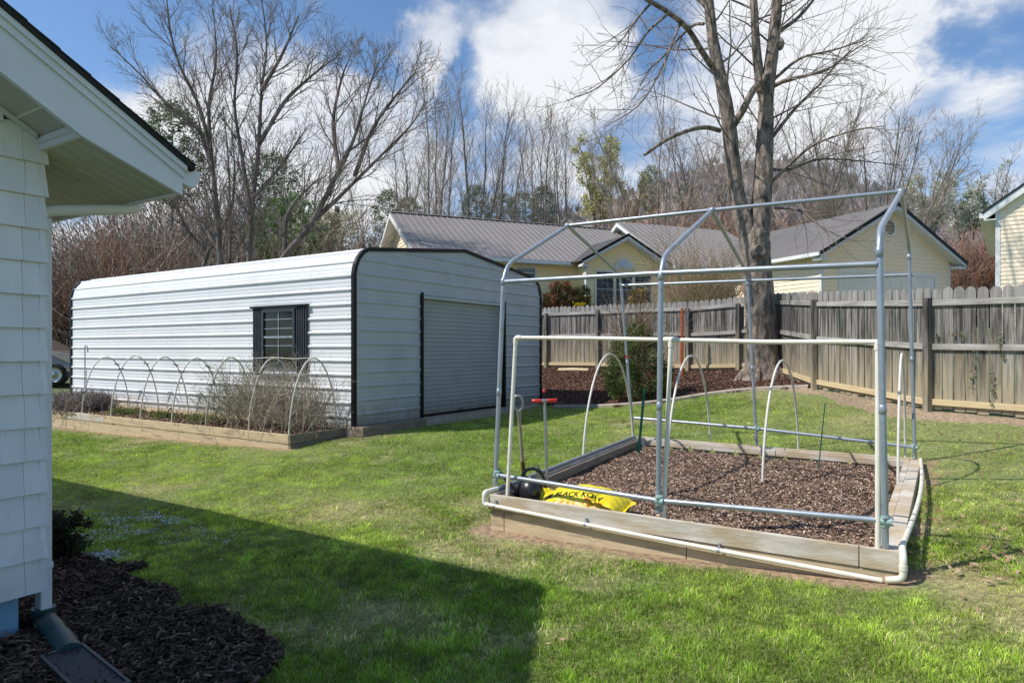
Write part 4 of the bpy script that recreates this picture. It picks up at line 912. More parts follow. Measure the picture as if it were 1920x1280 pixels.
    pts = smooth([hp(S0+.055,y,2.50), hp(S0+.055,y,2.425), hp(S0-.03,y,2.405), hp(.10,y,2.33), hp(.04,y,2.30), hp(.038,y,2.20)], .06, 5)
    mb = MB(); mb.tube(pts, r, 14, flat=.8); 
    D = mb.build('downspout', M['fascia'], T)
    mb = MB(); mb.para(hp(.036,.085,.05), V*.058, U*.078, Z*2.23); mb.build('downspout', M['fascia'], T, bevel=.006)
    mb = MB()
    for zz_ in (1.25, .32): mb.para(hp(.033,.08,zz_), V*.064, U*.088, Z*.03)
    mb.build('downspout_strap', M['fascia'], T)
make_house()
def make_drain():
    a = hp(.066,.125,.075); T = thing('drain_adapter', tuple(a), 'dark green corrugated drain pipe bending away from the white downspout foot', 'drain pipe')
    pts = smooth([a, a-Z*.05, v3(-2.47,3.60,.035), v3(-2.20,3.33,.02)], .07)
    n = len(pts); rr = [.055+.004*(i % 2) for i in range(n)]; mb = MB(); mb.tube(pts, rr, 16); mb.build('pipe', M['green_pipe'], T)
    mb = MB(); mb.tube([a+Z*.02, a-Z*.02], .060, 16); mb.build('collar', M['green_pipe'], T)
    mb = MB(); e = pts[-1]; d = unit(pts[-1]-pts[-3]); mb.tube([lerp(pts[-3], e, .3), e], .064, 16); mb.build('coupling', M['green_pipe'], T)
    # grate
    A = v3(at(88,1240,3.28)); B = v3(at(146,1222,3.37)); A[2] = B[2] = g1(-2.2,3.3)+.055; ex = B-A; ex = unit(v3(ex[0], ex[1], 0)); ex = unit(v3(.64,.76,0)); ey = v3(ex[1], -ex[0], 0)
    o = v3(-2.30,3.25,g1(-2.2,3.2)+.035); T = thing('drain_grate', tuple(o), 'dark slotted plastic drain grate half buried in mulch by the white house', 'grate')
    mb = MB(); LX, LY = .19, .62
    for (p, a_, b_) in ((o, ex*LX, ey*.018), (o+ey*(LY-.018), ex*LX, ey*.018), (o+ey*.019, ex*.014, ey*(LY-.038)), (o+ey*.019+ex*(LX-.014), ex*.014, ey*(LY-.038))): mb.para(p, a_, b_, Z*.03)
    mb.build('frame', M['drain_grate'], T)
    mb = MB(); n = 40
    for i in range(n): mb.para(o+ex*.015+ey*(.022+i*(LY-.05)/n)+Z*.004, ex*(LX-.03), ey*.008, Z*.02)
    mb.build('bars', M['drain_grate'], T)
    mb = MB(); mb.poly([o+ex*.0+Z*.001, o+ex*LX+Z*.001, o+ex*LX+ey*LY+Z*.001, o+ey*LY+Z*.001]); mb.build('sump', M['black_trim'], T)
make_drain()

# ================================================================ fences
def make_fence(pts, label, hz, name):
    T = thing('wooden_fence', (pts[0][0], pts[0][1], g1(*pts[0])), label, 'fence')
    vs, fs, hg = [], [], []
    PW, PG = .136, .008; rr = random.Random(len(pts)*7)
    posts = []
    for (x0, y0), (x1, y1) in zip(pts[:-1], pts[1:]):
        A, B = v3(x0, y0, 0), v3(x1, y1, 0); L = np.linalg.norm(B-A); d = (B-A)/L; nrm = v3(-d[1], d[0], 0)
        if np.dot(nrm, -lerp(A, B, .5)) < 0: nrm = -nrm        # toward the yard
        n = int(L/(PW+PG)); step = L/n; za, zb = g1(x0, y0), g1(x1, y1)
        for i in range(n):
            c0 = A+d*(i*step); x, y = (c0+d*PW/2)[:2]; g = g1(x, y); gl = za+(zb-za)*(i+.5)/n
            top = gl+hz+rr.uniform(-.012, .012); bot = min(g, gl)+.03+rr.uniform(-.02, .02)
            lean = rr.gauss(0, .004); off = rr.uniform(0, .006)
            w = PW-rr.uniform(0, .006); th = .017; prof = [(0,bot),(w,bot),(w,top-.07)]
            for k in range(1, 9): # rounded dog-ear head
                a = math.pi*k/9; prof.append((w/2+w/2*math.cos(a)*(.97), top-.07+.07*math.sin(a)))
            prof.append((0,top-.07))
            b = len(vs); m = len(prof)
            for o_ in (0, th):
                for (u, z) in prof: p = c0+d*(u+lean*(z-bot))-nrm*(off+.0+th-o_)+Z*z; vs.append(tuple(p)); hg.append((z-bot)/(top-bot))
            f0 = list(range(b, b+m)); f1 = list(range(b+m, b+2*m)); fs.append(f0[::-1] if True else f0); fs.append(f1)
            for k in range(m): fs.append([b+k, b+(k+1) % m, b+m+(k+1) % m, b+m+k])
        for zz, mt, nm in ((hz-.22, 'rail_gray', 'top_rail'), (.96, 'rail_gray', 'middle_rail'), (.13, 'rail_tan', 'bottom_rail')):
            sag = rr.uniform(-.02, .02); mb = MB(); mb.beam(A+nrm*.019+Z*(za+zz), B+nrm*.019+Z*(zb+zz+sag), .036, .088); mb.build(nm, M[mt], T, bevel=.003)
        posts.append((A, nrm, za))
    posts.append((B, nrm, zb))
    for A, nrm, z in posts:
        d = v3(nrm[1], -nrm[0], 0); mb = MB(); mb.para(A+nrm*.005-d*.048+Z*(z-.3), d*.096, nrm*.096, Z*(hz+.3-.16+rr.uniform(-.03, .02)))
        o = mb.build('post', M['pickets'], T, bevel=.005)
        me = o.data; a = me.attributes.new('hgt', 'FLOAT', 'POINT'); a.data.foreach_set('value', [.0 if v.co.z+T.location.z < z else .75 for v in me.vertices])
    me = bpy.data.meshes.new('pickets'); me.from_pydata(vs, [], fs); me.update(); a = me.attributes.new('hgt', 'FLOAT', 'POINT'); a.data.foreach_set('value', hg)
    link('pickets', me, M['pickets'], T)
    return T
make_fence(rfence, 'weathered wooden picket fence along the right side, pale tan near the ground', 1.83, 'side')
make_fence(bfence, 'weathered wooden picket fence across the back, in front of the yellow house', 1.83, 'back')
def small_yard():
    # loose log on the mulch, orange post, curb
    b = v3(1.35, 19.35, 0); b[2] = g1(1.35,19.35)+.06; e = v3(2.15,18.75,0); e[2] = g1(2.15,18.75)+.07; mb = MB(); mb.tube([b, lerp(b,e,.5)+Z*.01, e], [.05,.055,.05], 10)
    tag(mb.build('wooden_log', M['bed_tan'], base=b), 'short pale log lying on the mulch at the foot of the back fence', 'log')
    b = v3(at(1279, 705, 16.9)); t = v3(at(1279, 578, 16.9)); b[2] = g1(b[0], b[1])-.05; T = thing('orange_metal_post', tuple(b), 'rusty orange metal post in front of the back fence', 'post')
    mb = MB(); mb.para(b+v3(-.035,0,0), v3(.07,0,0), v3(0,.012,0), Z*(t[2]-b[2])); mb.para(b+v3(-.006,-.04,0), v3(.012,0,0), v3(0,.04,0), Z*(t[2]-b[2]-.002)); mb.build('shaft', M['orange_paint'], T)
    mb = MB(); 
    for k in range(12): mb.para(b+v3(-.012,-.052,.25+k*.11), v3(.024,0,0), v3(0,.012,0), Z*.02)
    mb.build('studs', M['orange_paint'], T)
    # poured kerb along the mulch
    line = [(.95,14.85),(2.0,14.1),(3.08,13.8),(4.13,13.98),(4.7,13.75),(5.2,13.3),(5.68,12.78)]
    P = smooth([v3(a, b_, 0) for a, b_ in line], .5, 5); vs = []
    for i, p in enumerate(P):
        tdir = unit(P[min(i+1, len(P)-1)]-P[max(i-1, 0)]); nn = v3(-tdir[1], tdir[0], 0); z = g1(p[0], p[1])
        for o_, h in ((-.075,-.05),(-.075,.045),(-.05,.065),(.05,.065),(.075,.045),(.075,-.05)): vs.append(p+nn*o_+Z*(z+h))
    n = len(P); mb = MB(); mb.add(vs, [[i*6+j, i*6+j+1, (i+1)*6+j+1, (i+1)*6+j] for i in range(n-1) for j in range(5)]+[list(range(6)), [ (n-1)*6+k for k in range(6)][::-1]], 0, False)
    tag(mb.build('garden_kerb', M['concrete'], base=P[0]), 'low curved tan concrete edging between the lawn and the tree mulch', 'edging')
small_yard()

# ================================================================ yellow house beyond the fence
HO = v3(11.1, 24.0, 0); D1 = v3(.926, .377, 0); D2 = v3(-.377, .926, 0)
def yp(p, q_, z): return HO+D1*p+D2*q_+Z*z
def siding(mb, fn, e0, e1, z0, z1, c=.15, out=.022, nrm=None):
    """lapped boards; fn(p,z) -> point; e0,e1: extents at z"""
    z = z0
    while z < z1-1e-3:
        t = min(z+c, z1); a0, b0, a1, b1 = e0(z), e1(z), e0(t), e1(t)
        if b0-a0 > .02:
            if b1 < a1: a1 = b1 = (a0+b0)/2
            lo = [fn(a0, z)+nrm*out, fn(b0, z)+nrm*out]; hi = [fn(b1, t)+nrm*.001, fn(a1, t)+nrm*.001]; mb.poly(lo+hi)
            mb.poly([fn(a0, z), fn(b0, z), fn(b0, z)+nrm*out, fn(a0, z)+nrm*out])
        z = t
def roof_plane(T, A, B, dn, th, name='roof', pitch=.24, par=None):
    """slope from ridge A-B down by vector dn"""
    mb = MB(); A, B, dn = v3(A), v3(B), v3(dn); n = unit(np.cross(B-A, dn)); n = n if n[2] > 0 else -n
    mb.para(A-n*th, B-A, dn, n*th)
    o = mb.build(name, M['metal_roof'], T); ORG[o.name] = ORG[T.name]
    L = np.linalg.norm(B-A); u = (B-A)/L; mb = MB(); k = int(L/pitch)
    for i in range(k+1):
        p = A+u*min(i*L/k, L-.02); mb.para(p+n*.001, u*.024, dn, n*.022)
    mb.build('roof_seams', M['seam_sunlit'], o)
def make_yellow_house():
    T = thing('yellow_house', tuple(yp(0,0,2.3)), 'pale yellow one storey house with brown metal roof beyond the back fence', 'house')
    ze = 5.02; g = 1.6
    # --- garage wing, gable facing the yard
    W = 6.76; oh = .42; pk = 7.0; pit = (pk-ze)/(W/2+oh)
    zw = lambda p: ze+.02+pit*(min(p, W-p)+oh)-.14
    mb = MB(); mb.prism([yp(0,.0,g), yp(W,.0,g), yp(W,.0,zw(W)-.06), yp(W/2,.0,zw(W/2)-.06), yp(0,.0,zw(0)-.06)], D2*9); mb.build('wall', M['yellow_siding'], T)
    mb = MB(); top = zw(W/2)-.05
    f0 = lambda z: 0.06 if z < zw(0) else max(.06, (z-zw(0))/pit); siding(mb, lambda p, z: yp(p, -.004, z), f0, lambda z: W-f0(z), 2.2, top, nrm=-D2)
    mb.build('gable_siding', M['cream_siding'], T)
    mb = MB(); siding(mb, lambda p, z: yp(-.004, p, z), lambda z: 0.06, lambda z: 5.2, 2.2, ze-.12, nrm=-D1); mb.build('side_siding', M['cream_siding'], T)
    mb = MB(); mb.para(yp(-.03,-.03,2.2), D1*.13, D2*.13, Z*(ze-2.3)); mb.build('corner_board', M['white_trim'], T); mb = MB(); mb.para(yp(W-.10,-.03,2.2), D1*.13, D2*.13, Z*(ze-2.3)); mb.build('corner_board', M['white_trim'], T)
    mb = MB(); # big garage door
    mb.para(yp(.95,-.035,2.25), D1*4.9, D2*.03, Z*2.1); DR = mb.build('garage_door', M['white_trim'], T); ORG[DR.name] = ORG[T.name]
    mb = MB()
    for i in range(4):
        for j in range(8): mb.para(yp(1.05+j*.6,-.045,2.32+i*.51), D1*.48, D2*.009, Z*.38)
    mb.build('door_panels', M['white_trim'], DR)
    mb = MB()
    for a in ((.80,.14,2.25,2.25),(5.86,.14,2.25,2.25)): mb.para(yp(a[0],-.055,a[2]), D1*a[1], D2*.05, Z*a[3])
    mb.para(yp(.94,-.053,4.36), D1*4.92, D2*.048, Z*.14); mb.build('door_trim', M['white_trim'], T)
    # ridge runs back; rake overhang .35
    ro = .38
    A = yp(W/2,-ro,pk); B = yp(W/2,9,pk); roof_plane(T, A, B, yp(-oh,0,ze)-yp(W/2,0,pk), .07); roof_plane(T, B, A, yp(W+oh,0,ze)-yp(W/2,0,pk), .07)
    mb = MB()
    for sgn, e in ((-1, -oh), (1, W+oh)):
        a = yp(W/2,-ro-.02,pk-.075); b = yp(e,-ro-.02,ze-.075); h = .15
        mb.prism([a, b, b-Z*h, a-Z*h], D2*.03)
    mb.build('rake_board', M['white_trim'], T)
    mb = MB()
    for e in (-oh-.03, W+oh+.03):
        a = yp(W/2,-ro-.05,pk+.05); b = yp(e,-ro-.05,ze+.0); mb.prism([a, b, b-Z*.13, a-Z*.13], D2*.09)
    mb.build('rake_flashing', M['black_trim'], T)
    mb = MB()
    for e, i_ in ((-oh, 0), (W+oh, W)):   # soffits
        mb.poly([yp(W/2,-ro,pk-.22), yp(e,-ro,ze-.22), yp(e,0,ze-.22), yp(W/2,0,pk-.22)])
    for a, b in ((-oh, 0), (W, W+oh)): mb.para(yp(a,-ro,ze-.30), D1*(b-a), D2*ro, Z*.10)
    mb.para(yp(-oh, 0, ze-.14), D1*oh, D2*5.2, Z*.02); mb.build('soffit', M['white_trim'], T)
    mb = MB(); mb.para(yp(-oh-.10,-ro,ze-.16), D1*.11, D2*(5.6+ro), Z*.13); mb.build('gutter', M['white_trim'], T)
    # round louvred vent
    c = yp(W/2,-.03,6.15); mb = MB(); n = 24; R0 = .34
    for i in range(n):
        a, b = 2*math.pi*i/n, 2*math.pi*(i+1)/n
        mb.prism([c+D1*R0*math.cos(a)+Z*R0*math.sin(a), c+D1*R0*math.cos(b)+Z*R0*math.sin(b), c+D1*.26*math.cos(b)+Z*.26*math.sin(b), c+D1*.26*math.cos(a)+Z*.26*math.sin(a)], -D2*.03)
    VN = mb.build('gable_vent', M['white_trim'], T); ORG[VN.name] = ORG[T.name]
    mb = MB()
    for k in range(7):
        z = -.22+k*.074; w = math.sqrt(max(.001, .26**2-z*z)); mb.para(c-D1*w+Z*(z-.012), D1*2*w, -D2*.02, Z*.024)
    mb.build('vent_slats', M['lapline'], VN)
    # --- main range
    qe, qr, zr_ = 5.5, 9.9, 7.32; p0, p1 = -13.5, -2.6; pm_ = (zr_-ze)/(qr-qe)
    qw = qe+.45; zwall = lambda q_: ze+pm_*(min(q_, 2*qr-q_)-qe)-.12
    mb = MB(); mb.prism([yp(p0+.5,qw,g), yp(p0+.5,2*qr-qw,g), yp(p0+.5,2*qr-qw,zwall(qw)), yp(p0+.5,qr,zwall(qr)), yp(p0+.5,qw,zwall(qw))], D1*13); mb.build('wall', M['yellow_siding'], T)
    mb = MB(); siding(mb, lambda p, z: yp(p, qw-.004, z), lambda z: p0+.5, lambda z: 0, 2.3, ze-.1, nrm=-D2); mb.build('front_siding', M['yellow_siding'], T)
    mb = MB(); f1 = lambda z: qw if z < zwall(qw) else qw+(z-zwall(qw))/pm_; siding(mb, lambda q_, z: yp(p0+.496, q_, z), f1, lambda z: 2*qr-f1(z), 2.3, zwall(qr)-.02, nrm=-D1); mb.build('gable_siding', M['cream_siding'], T)
    roof_plane(T, yp(p0,qr,zr_), yp(p1,qr,zr_), yp(0,qe,ze)-yp(0,qr,zr_), .07, pitch=.27); roof_plane(T, yp(p1,qr,zr_), yp(p0,qr,zr_), yp(0,2*qr-qe,ze)-yp(0,qr,zr_), .07, pitch=.9)
    mb = MB()
    for e in (qe, 2*qr-qe):
        a = yp(p0-.02,qr,zr_-.05); b = yp(p0-.02,e,ze-.05); mb.prism([a, b, b-Z*.2, a-Z*.2], D1*.03)
        mb.prism([yp(p0,qr,zr_-.25), yp(p0,e,ze-.25), yp(p0,e,ze-.27), yp(p0,qr,zr_-.27)], D1*.5)
    mb.build('rake_board', M['white_trim'], T)
    mb = MB(); mb.prism([yp(p0,qr-.12,zr_+.0), yp(p0,qr,zr_+.045), yp(p0,qr+.12,zr_)], D1*(p1-p0)); mb.build('ridge_cap', M['metal_roof'], T)
    mb = MB(); mb.para(yp(p0,qe-.11,ze-.15), D1*(6.2), D2*.11, Z*.13); mb.para(yp(p0+.4,qe,ze-.15), D1*6, D2*.5, Z*.02); mb.build('gutter', M['white_trim'], T)
    # small window left of the bay
    def window(pc, zc, w, h, q0, cols, rows, nm='window'):
        mb = MB(); f = .055
        for a in ((pc-w/2-f, f, zc-h/2-f, h+2*f), (pc+w/2, f, zc-h/2-f, h+2*f)): mb.para(yp(a[0], q0-.04, a[2]), D1*a[1], D2*.05, Z*a[3])
        for z in (zc-h/2-f, zc+h/2): mb.para(yp(pc-w/2, q0-.04, z), D1*w, D2*.048, Z*f)
        o = mb.build(nm, M['white_trim'], T); ORG[o.name] = ORG[T.name]
        mb = MB(); mb.para(yp(pc-w/2, q0-.012, zc-h/2), D1*w, D2*.008, Z*h); mb.build('pane', M['glass_blue'], o)
        mb = MB()
        for i in range(1, cols): mb.para(yp(pc-w/2+w*i/cols-.006, q0-.022, zc-h/2), D1*.012, D2*.009, Z*h)
        for i in range(1, rows): th = .045 if i == rows//2 else .012; mb.para(yp(pc-w/2, q0-.026, zc-h/2+h*i/rows-th/2), D1*w, D2*.011, Z*th)
        mb.build('glazing_bars', M['muntin'], o)
    window(-9.0, 4.3, .8, .9, qw-.01, 2, 4); window(-10.9, 4.3, .8, .9, qw-.01, 2, 4)
    # --- bay with its own gable
    b0, b1 = -6.75, -3.35; qb = 5.15; bo = .35; bp = ze+.02; bm = (b0+b1)/2; bk = 6.12; bpit = (bk-bp)/((b1-b0)/2+bo)
    zb_ = lambda p: bp+bpit*(min(p-b0, b1-p)+bo)-.1
    mb = MB(); mb.prism([yp(b0,qb,g), yp(b1,qb,g), yp(b1,qb,zb_(b1)), yp(bm,qb,zb_(bm)), yp(b0,qb,zb_(b0))], D2*1.6); mb.build('bay_wall', M['yellow_siding'], T)
    mb = MB(); f2 = lambda z: b0+.05 if z < zb_(b0) else b0+(z-zb_(b0))/bpit; siding(mb, lambda p, z: yp(p, qb-.004, z), f2, lambda z: b0+b1-f2(z), 2.3, zb_(bm)-.03, nrm=-D2); mb.build('bay_siding', M['yellow_siding'], T)
    roof_plane(T, yp(bm,qb-bo,bk), yp(bm,qb+3.2,bk), yp(b0-bo,0,bp)-yp(bm,0,bk), .06, pitch=.27); roof_plane(T, yp(bm,qb+3.2,bk), yp(bm,qb-bo,bk), yp(b1+bo,0,bp)-yp(bm,0,bk), .06, pitch=.27)
    mb = MB()
    for e in (b0-bo, b1+bo):
        a = yp(bm,qb-bo-.02,bk-.06); b = yp(e,qb-bo-.02,bp-.06); mb.prism([a, b, b-Z*.12, a-Z*.12], D2*.03)
        mb.prism([yp(bm,qb-bo,bk-.20), yp(e,qb-bo,bp-.20), yp(e,qb-bo,bp-.22), yp(bm,qb-bo,bk-.22)], D2*bo)
    for e in (b0-bo, b1): mb.para(yp(e,qb-bo,bp-.26), D1*bo, D2*bo, Z*.05)
    mb.para(yp(b0-.02,qb-.02,2.3), D1*.12, D2*.1, Z*2.5); mb.para(yp(b1-.1,qb-.02,2.3), D1*.12, D2*.1, Z*2.5); mb.build('bay_trim', M['white_trim'], T)
    mb = MB()
    for e in (b0-bo-.03, b1+bo+.03):
        a = yp(bm,qb-bo-.045,bk+.045); b = yp(e,qb-bo-.045,bp-.0); mb.prism([a, b, b-Z*.11, a-Z*.11], D2*.08)
    mb.build('bay_flashing', M['black_trim'], T)
    for pc in (-5.93, -5.05, -4.17): window(pc, 3.95, .76, 1.35, qb-.02, 3, 6)
    c = yp(-5.05,qb-.05,4.78); mb = MB(); n = 20
    mb.prism([c+D1*.42*math.cos(math.pi*i/n)+Z*.42*math.sin(math.pi*i/n) for i in range(n+1)], -D2*.03); HW = mb.build('arched_window', M['white_trim'], T); ORG[HW.name] = ORG[T.name]
    mb = MB(); c2 = c-D2*.034+Z*.03; mb.prism([c2+D1*.34*math.cos(math.pi*i/n)+Z*.34*math.sin(math.pi*i/n) for i in range(n+1)], -D2*.004); mb.build('pane', pm('frosted_pane', (.62,.66,.70), (.55,.6,.64), 4, .3), HW)
    mb = MB()
    for a in (.25, .5, .75): w = math.pi*a; mb.beam(c2-D2*.012, c2-D2*.012+D1*.34*math.cos(w)+Z*.34*math.sin(w), .02, .012, up=-D2)
    mb.build('glazing_bars', M['white_trim'], HW)
    # --- middle section, taller
    m0, m1 = -2.95, 1.5; ze2 = 5.02; q0, qr2, zr2 = 4.72, 9.15, 7.55; pm2 = (zr2-ze2)/(qr2-q0)
    roof_plane(T, yp(m0,qr2,zr2), yp(3.3,qr2,zr2), yp(0,q0,ze2)-yp(0,qr2,zr2), .07, pitch=.30); roof_plane(T, yp(3.3,qr2,zr2), yp(m0,qr2,zr2), yp(0,2*qr2-q0,ze2)-yp(0,qr2,zr2), .07, pitch=.9)
    mb = MB(); z2 = lambda q_: ze2+pm2*(min(q_, 2*qr2-q_)-q0)-.12
    mb.prism([yp(m0+.42,q0+.4,ze2-.1), yp(m0+.42,2*qr2-q0-.4,ze2-.1), yp(m0+.42,2*qr2-q0-.4,z2(q0+.4)), yp(m0+.42,qr2,z2(qr2)), yp(m0+.42,q0+.4,z2(q0+.4))], D1*3.5); mb.build('wall', M['cream_siding'], T)
    mb = MB(); f3 = lambda z: q0+.4+max(0, (z-z2(q0+.4))/pm2); siding(mb, lambda q_, z: yp(m0+.416, q_, z), f3, lambda z: 2*qr2-f3(z), ze2-.1, z2(qr2)-.02, nrm=-D1); mb.build('upper_siding', M['cream_siding'], T)
    mb = MB()
    for e in (q0, 2*qr2-q0):
        a = yp(m0-.02,qr2,zr2-.06); b = yp(m0-.02,e,ze2-.06); mb.prism([a, b, b-Z*.17, a-Z*.17], D1*.03)
        mb.prism([yp(m0,qr2,zr2-.23), yp(m0,e,ze2-.23), yp(m0,e,ze2-.25), yp(m0,qr2,zr2-.25)], D1*.42)
    mb.para(yp(m0,q0-.1,ze2-.15), D1*(-m0-oh), D2*.1, Z*.12); mb.para(yp(m0,q0,ze2-.27), D1*(-m0), D2*.42, Z*.10)
    mb.build('rake_board', M['white_trim'], T)
    mb = MB(); mb.para(yp(-2.45,4.85,2.3), D1*.14, D2*.14, Z*2.55); mb.build('porch_post', M['white_trim'], T)
make_yellow_house()

def make_right_house():
    # tall cream neighbour at the right edge
    o = v3(at(1868, 656, 17.0)); o[2] = 1.0; ex = unit(v3(.80, -.60, 0)); ey = unit(v3(.60, .80, 0)); T = thing('cream_neighbour_house', tuple(o), 'tall cream sided neighbouring house with white rake at the right edge', 'house')
    o = o-Z*1.0; P = lambda a, b, z: o+ex*a+ey*b+Z*z
    W = 8; ze = 5.12; pit = .72; oh = .14
    zt = lambda a: ze+pit*min(a, W-a)
    mb = MB(); mb.prism([P(0,0,.3), P(W,0,.3), P(W,0,zt(W)), P(W/2,0,zt(W/2)), P(0,0,zt(0))], ey*9); mb.build('wall', M['cream_siding'], T)
    mb = MB(); f = lambda z: .07 if z < ze else (z-ze)/pit; siding(mb, lambda a, z: P(a,-.004,z), f, lambda z: W-f(z), .8, zt(W/2)-.05, nrm=-ey, c=.105, out=.014); mb.build('gable_siding', M['cream_siding'], T)
    mb = MB(); mb.para(P(-.02,-.025,.5), ex*.10, ey*.1, Z*(ze-.5)); mb.build('corner_board', M['white_trim'], T)
    mb = MB(); a = P(W/2,-oh,zt(W/2)+.10); b = P(-.26,-oh,ze-.09); mb.prism([a, b, b-Z*.17, a-Z*.17], ey*.03)
    mb.prism([a-Z*.17, b-Z*.17, b-Z*.19, a-Z*.19], ey*oh)
    b2 = P(W+.35,-oh,ze-.15); mb.prism([a, b2, b2-Z*.17, a-Z*.17], ey*.03); mb.build('rake_board', M['white_trim'], T)
    mb = MB(); mb.para(P(-.26,-oh,ze-.29), ex*.26, ey*(oh+8), Z*.03); mb.para(P(-.36,-oh+.02,ze-.22), ex*.10, ey*9, Z*.13); mb.build('gutter', M['white_trim'], T)
    mb = MB(); A = P(W/2,-oh-.03,zt(W/2)+.12); 
    for s, e in ((1, P(-.30,-oh-.03,ze-.10)), (1, P(W+.4,-oh-.03,ze-.15))): mb.prism([A+Z*.035, e+Z*.035, e, A], ey*9.3)
    mb.build('roof', M['asphalt_shingle'], T)
    c = P(.55,-.03,3.05); mb = MB(); mb.para(c, ex*.16, -ey*.03, Z*.2); mb.tube([c+ex*.08-ey*.03+Z*.12, c+ex*.08-ey*.12+Z*.05], .03, 8); mb.build('wall_lamp', M['concrete'], T)
make_right_house()

def make_car():
    base = v3(-15.1, 20.6, 0); base[2] = g1(-15.1, 20.6); T = thing('parked_car', tuple(base), 'bronze car parked behind the far end of the white shed', 'car')
    X = unit(v3(1, .12, 0)); Y = unit(v3(-.12, 1, 0)); P = lambda a, b, z: base+X*a+Y*b+Z*z
    prof = [(-2.2,.35),(-2.25,.75),(-2.1,.98),(-1.55,1.06),(-1.0,1.40),(-.1,1.50),(.55,1.42),(1.15,1.04),(1.85,.93),(2.2,.78),(2.25,.45),(2.1,.30)]
    def loft(prof, ws, nm, mat):
        mb = MB(); n = len(prof); rows = [[P(a, w*s, z) for (a, z), w in zip(prof, ws)] for s in (-1, 1)]
        mb.add(rows[0]+rows[1], [[i, (i+1) % n, n+(i+1) % n, n+i] for i in range(n)]+[list(range(n))[::-1], list(range(n, 2*n))]); return mb.build(nm, mat, T, bevel=.05)
    w = [.86 if z < 1.08 else .62 for a, z in prof]; loft(prof, w, 'body', M['car_paint'])
    for s in (-1, 1):
        mb = MB(); k = [(-1.35,1.08),(-.95,1.36),(-.1,1.44),(.5,1.36),(.98,1.06)]
        mb.prism([P(a, s*(.875-(z-1.06)*.60), z) for a, z in k], Y*s*.012); mb.build('side_window', M['glass'], T)
        mb = MB(); mb.para(P(-.06, s*.68-.0, 1.06), X*.07, Y*s*.2, Z*.30); mb.build('door_pillar', M['black_trim'], T)
        mb = MB(); mb.para(P(.85, s*.88, 1.03), X*.12, Y*s*.16, Z*.11); mb.build('wing_mirror', M['car_paint'], T, bevel=.02)
        mb = MB(); mb.para(P(1.9, s*.55, .72), X*.33, Y*s*.26, Z*.11); mb.build('headlight', M['lamp_lens'], T, bevel=.02)
        mb = MB(); mb.para(P(-2.0, s*.865, .26), X*4.0, Y*s*.02, Z*.16); mb.build('sill_cladding', M['black_plastic'], T)
        for a in (-1.4, 1.4):
            mb = MB(); mb.lathe(P(a, s*.70, .33), [(.0,0),(.30,0),(.335,.03),(.335,.19),(.30,.215),(.22,.215)], 24, ax=Y*s); Wh = mb.build('wheel', M['tyre'], T)
            mb = MB(); mb.lathe(P(a, s*.70, .33), [(.22,.205),(.20,.19),(.06,.185),(.05,.21),(0,.21)], 20, ax=Y*s); mb.build('rim', M['rim'], Wh)
make_car()
# ================================================================ trees
def vunit(x, y, z):
    l = math.sqrt(x*x+y*y+z*z)+1e-9; return x/l, y/l, z/l
def grow(out, p, d, L, r, lvl, c, R):
    """recursive twig; out[lvl] collects (points, radii)"""
    n = c['seg'][lvl]; pts = [p]; rr = [r]; wig = c['wig'][lvl]; up = c['up'][lvl]; rend = max(r*c.get('end', .35), c['rmin'])
    x, y, z = p; dx, dy, dz = d; kids = []
    for i in range(n):
        dx += R.gauss(0, wig); dy += R.gauss(0, wig); dz += R.gauss(0, wig)+up; dx, dy, dz = vunit(dx, dy, dz); s = L/n
        x += dx*s; y += dy*s; z += dz*s; pts.append((x, y, z)); rr.append(r+(rend-r)*(i+1)/n)
    out.append((pts, rr))
    if lvl+1 < len(c['seg']):
        k = c['kids'][lvl]; k = int(k*(.75+.5*R.random())*max(.4, L/c['ref'][lvl])+.5) if 'ref' in c else k
        spawn(out, pts, rr, k, L, lvl, c, R, c['t0'][lvl])
def spawn(out, pts, rr, k, L, lvl, c, R, t0):
    n = len(pts)-1; phase = R.random()*6.28
    for j in range(k):
        t = t0+(1-t0)*(j+R.random()*.8)/k; f = min(t*n, n-1e-4); i = int(f); f -= i
        a, b = pts[i], pts[i+1]; q = tuple(a[m]+(b[m]-a[m])*f for m in range(3)); rad = rr[i]+(rr[i+1]-rr[i])*f
        tx, ty, tz = vunit(b[0]-a[0], b[1]-a[1], b[2]-a[2])
        # perpendicular direction
        w = phase+j*2.4+R.gauss(0, .4); ux, uy, uz = (0, 0, 1) if abs(tz) < .9 else (1, 0, 0)
        ax, ay, az = vunit(ty*uz-tz*uy, tz*ux-tx*uz, tx*uy-ty*ux); bx, by, bz = ty*az-tz*ay, tz*ax-tx*az, tx*ay-ty*ax
        an = c['ang'][lvl]*(.75+.5*R.random()); cs, sn = math.cos(an), math.sin(an); cw, sw = math.cos(w)*sn, math.sin(w)*sn
        d = vunit(tx*cs+ax*cw+bx*sw, ty*cs+ay*cw+by*sw, tz*cs+az*cw+bz*sw)
        grow(out, q, d, L*c['len'][lvl]*(1.15-.6*t)*(.7+.6*R.random()), max(min(rad*.62, rad), c['rmin'])*(.9), lvl+1, c, R)
